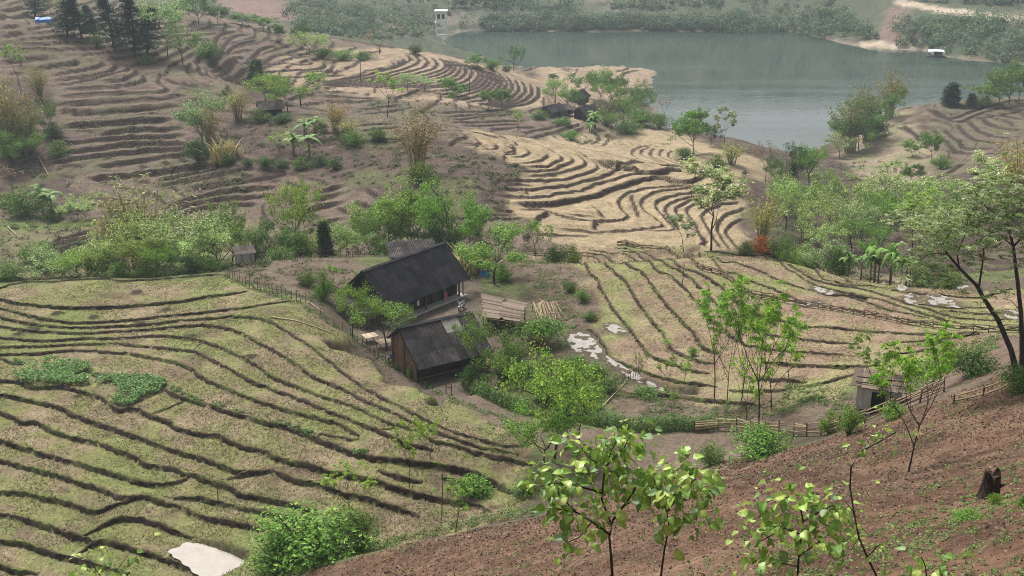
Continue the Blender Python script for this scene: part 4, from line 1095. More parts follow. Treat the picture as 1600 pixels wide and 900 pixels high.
# ------------------------------------------------------------------ fences
def fence(label, px, spacing, h, rails, name="pole_fence", pr=.045, rr=.03, mr=None, jit=.15, group=None, lean=.08, seed=1, extra=0):
    R = random.Random(seed); g = resample(hits(px), spacing); o0 = Vector((g[0][0], g[0][1], float(gz(*g[0])))); e = empty(name, o0); tag(e, label, "fence", group)
    P = [Vector((x, y, float(gz(x, y)))) - o0 for x, y in g]
    for p in P: rod(e, "post", M_POST, p + Vector((0, 0, -.15)), p + Vector((R.uniform(-lean, lean), R.uniform(-lean, lean), h * R.uniform(.85, 1.2))), pr)
    for k in range(rails):
        z = h * (.25 + .65 * k / max(1, rails - 1)) if rails > 1 else h * .6
        i = 0
        while i < len(P) - 1:
            j = min(len(P) - 1, i + R.choice((2, 3)))
            a_, b_ = P[i], P[j]; off = Vector((0, -.06 * (1 if k % 2 else -1), 0))
            for q in range(i, j):
                rod(e, "rail", mr or M_BAMB, P[q] + off + Vector((0, 0, z + R.uniform(-jit, jit) * .5)), P[q + 1] + off + Vector((0, 0, z + R.uniform(-jit, jit) * .5)), rr * R.uniform(.8, 1.2), .95)
            i = j
    return e
F1 = pts("964,383 1000,388 1050,398 1084,412 1120,428 1136,436 1160,454 1174,464 1212,470 1260,480 1316,488 1380,500 1408,506 1450,512 1520,518 1592,519")
fence("brown bamboo fence snaking down through the middle of the puddled field", F1, 1.4, .7, 6, "bamboo_fence", .04, .045, M_BAMBD, .3, None, .1, 2)
fence("pale bamboo rail fence along the dirt path below the outhouse", pts("1085,676 1140,672 1190,678 1240,682 1300,678 1350,662 1400,645 1440,628 1475,612"), 1.9, 1.1, 5, "bamboo_fence", .06, .05, M_BAMB, .22, None, .08, 3)
fence("short bamboo rail fence below the big leaning tree", pts("1490,632 1530,624 1560,612 1600,602 1640,592"), 1.7, .75, 2, "bamboo_fence", .06, .05, M_BAMB, .12, None, .06, 4)
fence("dark stake fence between grassy field and vegetable garden", pts("352,432 382,446 404,454 430,463 468,473 484,481"), .7, 1.3, 1, "stake_fence", .035, .02, M_POST, .15, None, .12, 5)
fence("leaning stake fence on the bank beside lean-to and barn", pts("500,495 522,510 550,526 568,540 590,556 612,575 640,592"), .9, .8, 1, "stake_fence", .035, .02, M_POST, .15, None, .15, 6)
fence("broken brown stick fence at the end of the muddy ditch", pts("945,620 960,606 985,592 1000,586"), .35, .9, 2, "stick_fence", .03, .02, M_POST, .25, None, .25, 7)
fence("dark stick fence along the far edge of the vegetable garden", pts("400,410 440,408 480,404 530,402 570,400"), .8, 1.1, 2, "stake_fence", .04, .025, M_POST, .15, None, .12, 8)
fence("two dark gate stakes with a rail where path meets yard", pts("697,614 705,617"), .7, 1.1, 1, "gate_stakes", .06, .03, M_POST, .1, None, .06, 9)
# charred stump on the tilled slope
p = at(1545, 778); sp = empty("tree_stump", p); tag(sp, "charred black tree stump on the tilled slope", "stump")
v, f = [], []
n_ = 16
for k in range(7):
    z_ = k / 6 * 1.0
    for i in range(n_):
        a_ = i / n_ * 6.283; rr = (.30 - .06 * k / 6 + .10 * math.exp(-k * .9)) * (1 + .13 * math.sin(a_ * 3 + k * .5) + .10 * math.sin(a_ * 7 + k * .3))
        zt = z_ * (1 + (.10 * math.sin(a_ * 2 + 1) + .10 * math.sin(a_ * 5)) * (k / 6)); v.append((rr * math.cos(a_), rr * math.sin(a_), zt - .1))
    if k: f += [((k - 1) * n_ + i, (k - 1) * n_ + (i + 1) % n_, k * n_ + (i + 1) % n_, k * n_ + i) for i in range(n_)]
v.append((0, 0, .80)); me = bpy.data.meshes.new("stump_wood"); me.from_pydata(v, [], f + [(6 * n_ + i, 6 * n_ + (i + 1) % n_, len(v) - 1) for i in range(n_)]); me.materials.append(M_STUMP)
link(bpy.data.objects.new("stump_wood", me), sp)
for i in range(5): rod(sp, "root", M_STUMP, (0, 0, .12), (.5 * math.cos(i * 1.3 + .3), .5 * math.sin(i * 1.3 + .3), -.2), .1, .35)
rod(sp, "snag", M_STUMP, (.18, 0, .35), (.42, -.1, .55), .07, .5)
# ------------------------------------------------------------------ plant kit
def leaf_mat(name, trans=.25, spec=.2, rough=.6, use_obj=True):
    m = bpy.data.materials.new(name); m.use_nodes = True; nt = m.node_tree; b = nt.nodes["Principled BSDF"]; L = nt.links.new
    at_ = nt.nodes.new("ShaderNodeAttribute"); at_.attribute_name = "Col"
    oi = nt.nodes.new("ShaderNodeObjectInfo")
    mx = nt.nodes.new("ShaderNodeMix"); mx.data_type = 'RGBA'; mx.blend_type = 'MULTIPLY'; mx.inputs['Factor'].default_value = 1.0
    L(at_.outputs['Color'], mx.inputs['A']); L(oi.outputs['Color'], mx.inputs['B'])
    L(mx.outputs['Result'], b.inputs['Base Color']); b.inputs['Roughness'].default_value = rough; b.inputs['Specular IOR Level'].default_value = spec
    tr = nt.nodes.new("ShaderNodeBsdfTranslucent"); L(mx.outputs['Result'], tr.inputs['Color'])
    ms = nt.nodes.new("ShaderNodeMixShader"); ms.inputs[0].default_value = trans
    L(b.outputs[0], ms.inputs[1]); L(tr.outputs[0], ms.inputs[2]); L(ms.outputs[0], nt.nodes["Material Output"].inputs['Surface'])
    return m
M_LEAF = leaf_mat("leaf")
M_TRUNK = noise_mat("tree_bark", (.022, .017, .014), (.075, .06, .05), 9, .95, .01, (1, 1, .4))
M_CULM = noise_mat("bamboo_culm", (.16, .14, .06), (.30, .25, .12), 5, .6)
M_STEMG = noise_mat("banana_stem", (.10, .085, .05), (.18, .16, .08), 4, .8)

class Leaves:
    def __init__(s, seed): s.c = []; s.n = []; s.sz = []; s.asp = []; s.col = []; s.t = []; s.r = np.random.default_rng(seed)
    def add(s, c, n, size, col, asp=.5, t=None):
        k = len(c); s.c.append(c); s.n.append(n); s.sz.append(np.broadcast_to(size, k)); s.asp.append(np.broadcast_to(asp, k)); s.col.append(np.broadcast_to(col, (k, 3)))
        s.t.append(t if t is not None else s.r.normal(size=(k, 3)))
    def mesh(s, name="crown", mat=None):
        c = np.vstack(s.c); n = np.vstack(s.n); sz = np.concatenate(s.sz)[:, None]; asp = np.concatenate(s.asp)[:, None]; col = np.vstack(s.col); t = np.vstack(s.t)
        n = n / (np.linalg.norm(n, axis=1, keepdims=True) + 1e-9); t = t - (t * n).sum(1, keepdims=True) * n; t /= (np.linalg.norm(t, axis=1, keepdims=True) + 1e-9)
        b = np.cross(n, t); fold = n * sz * .12
        v = np.stack([c - t * sz * .5, c + b * sz * asp * .5 + fold, c + t * sz * .5, c - b * sz * asp * .5 + fold], 1).reshape(-1, 3)
        k = len(c); i = np.arange(k)[:, None] * 4
        cc = np.repeat(col * s.r.uniform(.72, 1.28, (k, 1)), 4, 0)
        return mesh_np(name, v, np.hstack([i, i + 1, i + 2, i + 3]), mat or M_LEAF, cc)

class Wood:
    def __init__(s): s.v = []; s.f = []; s.n = 0
    def tube(s, P, r, k=5):
        P = np.asarray(P, float); m = len(P); r = np.broadcast_to(r, m)
        d = np.gradient(P, axis=0); d /= (np.linalg.norm(d, axis=1, keepdims=True) + 1e-9)
        ref = np.where(np.abs(d[:, 2:3]) > .9, [[1., 0, 0]], [[0, 0, 1.]]); a = np.cross(d, ref); a /= (np.linalg.norm(a, axis=1, keepdims=True) + 1e-9); b = np.cross(d, a)
        th = np.arange(k) * 2 * math.pi / k
        ring = P[:, None] + (a[:, None] * np.cos(th)[None, :, None] + b[:, None] * np.sin(th)[None, :, None]) * r[:, None, None]
        s.v.append(ring.reshape(-1, 3)); i, j = np.meshgrid(np.arange(m - 1), np.arange(k), indexing='ij'); j2 = (j + 1) % k
        s.f.append(np.stack([i * k + j, i * k + j2, (i + 1) * k + j2, (i + 1) * k + j], -1).reshape(-1, 4) + s.n); s.n += m * k
    def mesh(s, name="trunk", mat=None): return mesh_np(name, np.vstack(s.v), np.vstack(s.f), mat or M_TRUNK, None, True)

def bend(R, p, d, length, segs, wob, up=.0):
    """a wandering limb; returns points"""
    P = [np.array(p, float)]; d = np.array(d, float); d /= np.linalg.norm(d)
    for i in range(segs):
        d = d + R.normal(size=3) * wob + np.array([0, 0, up]); d /= np.linalg.norm(d); P.append(P[-1] + d * length / segs)
    return np.array(P), d

def skeleton(R, H, fork, nl, spread, wood, r0, levels=2, wob=.12, up=.05, sub=(2, 4), lean=.05, lmul=.62):
    tips = []
    P, d = bend(R, (0, 0, -.15), (R.normal() * lean, R.normal() * lean, 1), H * fork + .15, 5, wob * .5)
    wood.tube(P, np.linspace(r0 * 1.25, r0 * .75, len(P)), 7)
    def grow(p, d, ln, r, lev):
        Q, dd = bend(R, p, d, ln, 4, wob, up); wood.tube(Q, np.linspace(r, r * .5, len(Q)), 5 if lev > 1 else 4)
        if lev == 0: tips.append((Q[-1], dd)); tips.append((Q[2], dd)); return
        for k in range(R.integers(*sub) + 1):
            a = R.uniform(0, 6.283); base = Q[-1] if k < 2 else Q[R.integers(2, 4)]
            pr = np.array([math.cos(a), math.sin(a), R.uniform(-.1, .6)]); nd = dd * .75 + pr * spread
            grow(base, nd, ln * lmul * R.uniform(.75, 1.2), r * .55, lev - 1)
    for k in range(nl):
        a = k / nl * 6.283 + R.uniform(-.4, .4); st = P[-1] if k < nl * .6 else P[R.integers(3, 5)]
        grow(st, np.array([math.cos(a) * spread, math.sin(a) * spread, R.uniform(.5, 1.1)]), H * (1 - fork) * R.uniform(.42, .6), r0 * .6, levels)
    return tips

def clump(R, Lv, c, rad, n, size, cols, asp=.5, flat=.75, topbias=.5):
    d = R.normal(size=(n, 3)); d /= np.linalg.norm(d, axis=1, keepdims=True); rr = rad * R.uniform(.45, 1.0, (n, 1)) ** .6
    d[:, 2] = d[:, 2] * flat; p = c + d * rr
    nn = d + np.array([0, 0, topbias]) + R.normal(size=(n, 3)) * .45
    col = np.array(cols)[R.integers(0, len(cols), n)]
    Lv.add(p, nn, size * R.uniform(.7, 1.3, n), col, asp)

def t_broad(seed, H=6.0, dense=1.0, leaf=.26, fork=.22, spread=.75, cols=None):
    R = np.random.default_rng(seed); W = Wood(); Lv = Leaves(seed)
    tips = skeleton(R, H, fork, 6, spread, W, .011 * H, 2, .16, .04, (2, 4))
    cols = cols or [(.10, .18, .03), (.155, .235, .05), (.055, .105, .02), (.21, .285, .075)]
    for p, d in tips:
        if R.uniform() < .1: continue
        clump(R, Lv, p + R.normal(size=3) * .1, H * R.uniform(.05, .105), int(R.integers(26, 54) * dense), leaf * .66, cols)
    return W.mesh(), Lv.mesh()
def frond_tuft(R, Lv, p, d, n, length, cols, leaflets=6, size=.2, droop=.55):
    for k in range(n):
        a = R.uniform(0, 6.283); el = R.uniform(-.1, .75); h = np.array([math.cos(a) * math.cos(el), math.sin(a) * math.cos(el), math.sin(el)]) + d * .35
        h /= np.linalg.norm(h); ln = length * R.uniform(.7, 1.2); t = np.linspace(.3, 1, leaflets)[:, None]
        pos = p + h * t * ln + np.array([0, 0, -1.]) * droop * ln * t ** 2
        side = np.cross(h, [0, 0, 1.]); side /= (np.linalg.norm(side) + 1e-9)
        col = np.array(cols)[R.integers(0, len(cols))]
        for s in (-1, 1):
            Lv.add(pos + side * s * size * .4, np.tile([0, 0, 1.], (leaflets, 1)) + R.normal(size=(leaflets, 3)) * .35, size * R.uniform(.8, 1.2, leaflets), col, .42, np.tile(side * s + h * .5, (leaflets, 1)))
def t_feather(seed, H=6.5, fork=.42, nl=4, spread=.68, cols=None, bloom=0, tuft=8, length=.42, size=.17, levels=2, keep=.66):
    R = np.random.default_rng(seed); W = Wood(); Lv = Leaves(seed)
    tips = skeleton(R, H, fork, nl, spread, W, .0085 * H, levels, .10, .06, (2, 3))
    cols = cols or [(.18, .28, .04), (.24, .34, .065), (.12, .20, .033)]
    for p, d in tips:
        if R.uniform() > keep: continue
        frond_tuft(R, Lv, p, d, tuft, length, cols, 5, size)
        if bloom and R.uniform() < bloom:
            n = 26; q = R.normal(size=(n, 3)) * length * .36 + p + np.array([0, 0, .12])
            Lv.add(q, R.normal(size=(n, 3)) + [0, 0, .8], R.uniform(.09, .16, n), np.array([(.50, .53, .36), (.60, .62, .46), (.38, .44, .24)])[R.integers(0, 3, n)], .8)
    return W.mesh(), Lv.mesh()
def t_bamboo(seed, H=7.0, n=34, spread=.32, cols=None, leaves=34, lsize=.30):
    R = np.random.default_rng(seed); W = Wood(); Lv = Leaves(seed)
    cols = cols or [(.24, .22, .085), (.18, .19, .07), (.30, .26, .12), (.13, .15, .05)]
    for k in range(n):
        a = R.uniform(0, 6.283); q = R.uniform(0, .5); h = H * R.uniform(.6, 1.05); out = spread * R.uniform(.1, 1.0)
        t = np.linspace(0, 1, 7); P = np.c_[math.cos(a) * (q + out * h * t ** 2.1), math.sin(a) * (q + out * h * t ** 2.1), h * (t - .22 * t ** 3 * (out / spread)) - .1]
        W.tube(P, np.linspace(.035, .008, 7), 4)
        tt = R.uniform(.3, 1.0, leaves) ** .8
        c = np.c_[np.interp(tt, t, P[:, 0]), np.interp(tt, t, P[:, 1]), np.interp(tt, t, P[:, 2])] + R.normal(size=(leaves, 3)) * np.array([.32, .32, .22])
        tg = np.c_[R.normal(size=leaves) * .7 + math.cos(a) * .5, R.normal(size=leaves) * .7 + math.sin(a) * .5, -R.uniform(.2, 1.0, leaves)]
        Lv.add(c, R.normal(size=(leaves, 3)), lsize * R.uniform(.7, 1.3, leaves), np.array(cols)[R.integers(0, len(cols), leaves)], .26, tg)
    return W.mesh("culms", M_CULM), Lv.mesh("foliage")
def t_conifer(seed, H=12.0, wide=.16, cols=None):
    R = np.random.default_rng(seed); W = Wood(); Lv = Leaves(seed)
    cols = cols or [(.030, .055, .035), (.042, .07, .042), (.022, .042, .03)]
    P, _ = bend(R, (0, 0, -.2), (0, 0, 1), H, 7, .025); W.tube(P, np.linspace(.16, .02, 8), 6)
    for k in range(95):
        z = H * (.1 + .88 * (k / 95)); a = R.uniform(0, 6.283); ln = H * wide * (1 - (z / H) ** 1.6) * R.uniform(.6, 1.25) + .25
        t = np.linspace(0, 1, 4); p0 = np.array([np.interp(z, P[:, 2], P[:, 0]), np.interp(z, P[:, 2], P[:, 1]), z])
        Q = p0 + np.c_[math.cos(a) * ln * t, math.sin(a) * ln * t, .25 * ln * t - .35 * ln * t ** 2]; W.tube(Q, np.linspace(.025, .006, 4), 3)
        n = 26; tt = R.uniform(.15, 1.05, n)[:, None]
        c = p0 + np.c_[math.cos(a) * ln * tt, math.sin(a) * ln * tt, .25 * ln * tt - .35 * ln * tt ** 2] + R.normal(size=(n, 3)) * .22
        Lv.add(c, R.normal(size=(n, 3)) + [0, 0, .4], R.uniform(.3, .6, n), np.array(cols)[R.integers(0, 3, n)], .4, np.tile([math.cos(a), math.sin(a), .2], (n, 1)) + R.normal(size=(n, 3)) * .4)
    return W.mesh(), Lv.mesh()
def t_shrub(seed, H=2.0, Wd=1.1, n=30, leaf=.125, cols=None, per=62, asp=.5):
    R = np.random.default_rng(seed); W = Wood(); Lv = Leaves(seed)
    cols = cols or [(.095, .165, .03), (.14, .215, .045), (.055, .105, .02)]
    for k in range(n):
        a = R.uniform(0, 6.283); el = R.uniform(.15, 1.45); rr = R.uniform(.5, 1.12)
        tip = np.array([math.cos(a) * math.cos(el) * Wd * rr, math.sin(a) * math.cos(el) * Wd * rr, H * (.12 + .88 * math.sin(el)) * rr * .92])
        t = np.linspace(0, 1, 4)[:, None]; P = tip * t + np.array([0, 0, .2 * H]) * (t * (1 - t)) + R.normal(size=(4, 3)) * .04 * t; P[0, 2] = -.1
        W.tube(P, np.linspace(.022, .008, 4) * H ** .5, 4)
        clump(R, Lv, tip, .28 * H ** .6 * Wd ** .4, per, leaf, cols, asp); clump(R, Lv, tip * .65 + R.normal(size=3) * .1, .3 * H ** .6, per // 2, leaf, cols, asp)
    return W.mesh("stems"), Lv.mesh("foliage")
def t_banana(seed, H=3.4):
    R = np.random.default_rng(seed); W = Wood()
    V, F, CO = [], [], []; n0 = 0
    for s in range(3):
        bx, by = R.normal(size=2) * .55; h = H * R.uniform(.42, .6)
        W.tube([(bx, by, -.1), (bx + R.normal() * .05, by, h * .5), (bx + R.normal() * .1, by, h)], [.13, .11, .07], 7)
        for k in range(8):
            a = k * 2.4 + R.uniform(-.3, .3); ln = H * R.uniform(.42, .62); wd = .27 * R.uniform(.8, 1.15); el = R.uniform(.5, 1.3)
            m = 7; t = np.linspace(0, 1, m); hx = ln * t * math.cos(el) + .25 * ln * t ** 2; hz = h + ln * t * math.sin(el) - ln * (1.05 - .4 * math.sin(el)) * t ** 2.3
            ctr = np.c_[bx + math.cos(a) * hx, by + math.sin(a) * hx, hz]; sd = np.array([-math.sin(a), math.cos(a), 0.]); w = wd * np.sin(np.clip(t * 2.6 + .45, 0, math.pi)) ** .7
            w[-1] = .02; Lr = ctr + sd * w[:, None] + [0, 0, -.06]; Rr = ctr - sd * w[:, None] + [0, 0, -.06]
            V.append(np.vstack([Lr, ctr, Rr])); q = np.arange(m - 1)
            F.append(np.vstack([np.c_[q, q + 1, m + q + 1, m + q], np.c_[m + q, m + q + 1, 2 * m + q + 1, 2 * m + q]]) + n0); n0 += 3 * m
            c = np.array([(.10, .165, .045), (.13, .20, .06), (.18, .24, .07), (.16, .13, .06)])[R.choice(4, p=[.4, .35, .15, .1])] * R.uniform(.8, 1.2); CO.append(np.tile(c, (3 * m, 1)))
    return W.mesh("stems", M_STEMG), mesh_np("leaves", np.vstack(V), np.vstack(F), M_LEAF, np.vstack(CO), True)
def t_grass(seed, H=1.1, n=120, cols=None, wd=.5):
    R = np.random.default_rng(seed); V, F, CO = [], [], []
    cols = np.array(cols or [(.34, .27, .14), (.26, .21, .10), (.20, .19, .08)])
    for k in range(n):
        a = R.uniform(0, 6.283); b0 = R.normal(size=2) * wd * .45; h = H * R.uniform(.5, 1.1); o = h * R.uniform(.1, .7); w = .022; sd = np.array([-math.sin(a), math.cos(a), 0]) * w
        P = [np.array([b0[0] + math.cos(a) * o * t ** 2, b0[1] + math.sin(a) * o * t ** 2, h * (t - .25 * t ** 3) - .05]) for t in (0, .5, 1)]
        V += [P[0] - sd, P[0] + sd, P[1] + sd, P[1] - sd, P[2] + sd * .2, P[2] - sd * .2]; i = k * 6; F += [(i, i + 1, i + 2, i + 3), (i + 3, i + 2, i + 4, i + 5)]
        CO += [cols[R.integers(0, len(cols))] * R.uniform(.8, 1.2)] * 6
    return None, mesh_np("blades", np.array(V), F, M_LEAF, np.array(CO))

def bbox_of(*ms):
    c = np.vstack([np.array([v.co[:] for v in m.vertices]) for m in ms if m])
    lo = np.percentile(c, 1.5, axis=0); hi = np.percentile(c, 98.5, axis=0); return (hi[0] - lo[0] + hi[1] - lo[1]) / 2, np.percentile(c[:, 2], 99.6)
PALE = [(.22, .30, .09), (.36, .42, .21), (.13, .21, .05), (.085, .15, .03), (.46, .49, .33), (.17, .25, .07)]
KIT = {}
def kit(key, variants, parts):
    KIT[key] = [(m, bbox_of(*m), parts) for m in variants]
kit('broad', [t_broad(s) for s in (11, 12, 13, 14)], ("trunk", "crown"))
kit('round', [t_broad(s, 4.5, 1.5, .24, .3, .9) for s in (21, 22)], ("trunk", "crown"))
kit('feather', [t_feather(s, 6.5, f, n_) for s, f, n_ in ((31, .34, 5), (32, .28, 4), (33, .42, 4), (34, .22, 5))], ("trunk", "crown"))
kit('bloom', [t_broad(s, 5.5, 1.0, .24, .25, .8, PALE) for s in (41, 42, 43)], ("trunk", "crown"))
kit('thinbloom', [t_feather(s, 7, .42, 4, .7, [(.16, .20, .07), (.20, .25, .10), (.11, .16, .05)], .95, 7, .5, .2, 2, .9) for s in (45, 46, 47)], ("trunk", "crown"))
kit('bamboo', [t_bamboo(s) for s in (51, 52, 53)], ("culms", "foliage"))
kit('conifer', [t_conifer(s) for s in (61, 62, 63)], ("trunk", "crown"))
kit('shrub', [t_shrub(s) for s in (71, 72, 73)], ("stems", "foliage"))
kit('banana', [t_banana(s) for s in (81, 82)], ("stems", "leaves"))
kit('grass', [t_grass(s) for s in (91, 92)], ("stems", "blades"))
kit('column', [t_conifer(66, 5.0, .14, [(.05, .08, .03), (.07, .11, .04), (.04, .065, .025)])], ("trunk", "crown"))
kit('sparse', [t_feather(s, 6, .3, 4, .6, [(.20, .15, .09), (.26, .20, .12)], 0, 4, .4, .14, 2, .6) for s in (95, 96)], ("trunk", "crown"))
kit('open', [t_broad(s, 6.5, .8, .25, .34, .85) for s in (97, 98)], ("trunk", "crown"))
TINT = dict(n=(1, 1, 1), lime=(1.55, 1.5, 1.1), dark=(.6, .66, .7), pale=(1.35, 1.3, 1.5), olive=(1.25, 1.05, .9), gold=(1.45, 1.15, .8), brown=(1.2, .9, .75), blue=(.8, .95, 1.15), purple=(.55, .22, .5),
            red=(3.2, .55, .35), bright=(1.2, 1.35, 1.0), tan=(1.15, 1.1, 1.05), light=(1.35, 1.3, 1.2), orange=(1.6, 1.1, .65))
_pc = [0]
NAMES = dict(broad="broadleaf_tree", round="round_tree", feather="feathery_tree", bloom="blossoming_tree", thinbloom="blossoming_tree", bamboo="bamboo_clump", conifer="conifer", shrub="shrub", banana="banana_plant", grass="grass_tuft",
             column="columnar_tree", sparse="bare_tree", open="broadleaf_tree")
CATS = dict(broad="tree", round="tree", feather="tree", bloom="tree", thinbloom="tree", bamboo="bamboo", conifer="conifer", shrub="shrub", banana="banana plant", grass="grass tuft", column="tree", sparse="tree", open="tree")
def plant(kind, u, vb, vt, w, tint, label, Y=None, group=None, var=None):
    k = _pc[0]; _pc[0] += 1
    R = random.Random(k * 7 + 3)
    if Y: a, _ = ray(u, vb); x, y = float(a) * Y, Y
    else: x, y = hit(u, vb)
    z = float(gz(x, y)); top = CAM_Z + float(ray(u, vt)[1]) * y; h = max(.25, top - z)
    ms, (bw, bh), parts = KIT[kind][var if var is not None else k % len(KIT[kind])]
    slant = math.hypot(y, CAM_Z - z); wm = w / F_PX * slant * (1.18 if kind in ('broad', 'bloom', 'open', 'round') else 1.0)
    sz = h / bh; sx = wm / bw; sx = min(max(sx, sz * .45), sz * 2.6)
    e = empty(NAMES[kind], (x, y, z - .05), R.uniform(0, 6.283)); e.scale = (sx, sx, sz); tag(e, label, CATS[kind], group)
    t = TINT[tint]; j = R.uniform(1.0, 1.25)
    for m_, nm in zip(ms, parts):
        if m_ is None: continue
        o = bpy.data.objects.new(nm, m_)
        if nm not in ('trunk', 'leaves'): o['kind'] = 'stuff'
        o.color = (t[0] * j * R.uniform(.92, 1.05), t[1] * j * 1.06, t[2] * j * .92, 1); link(o, e)
    return e
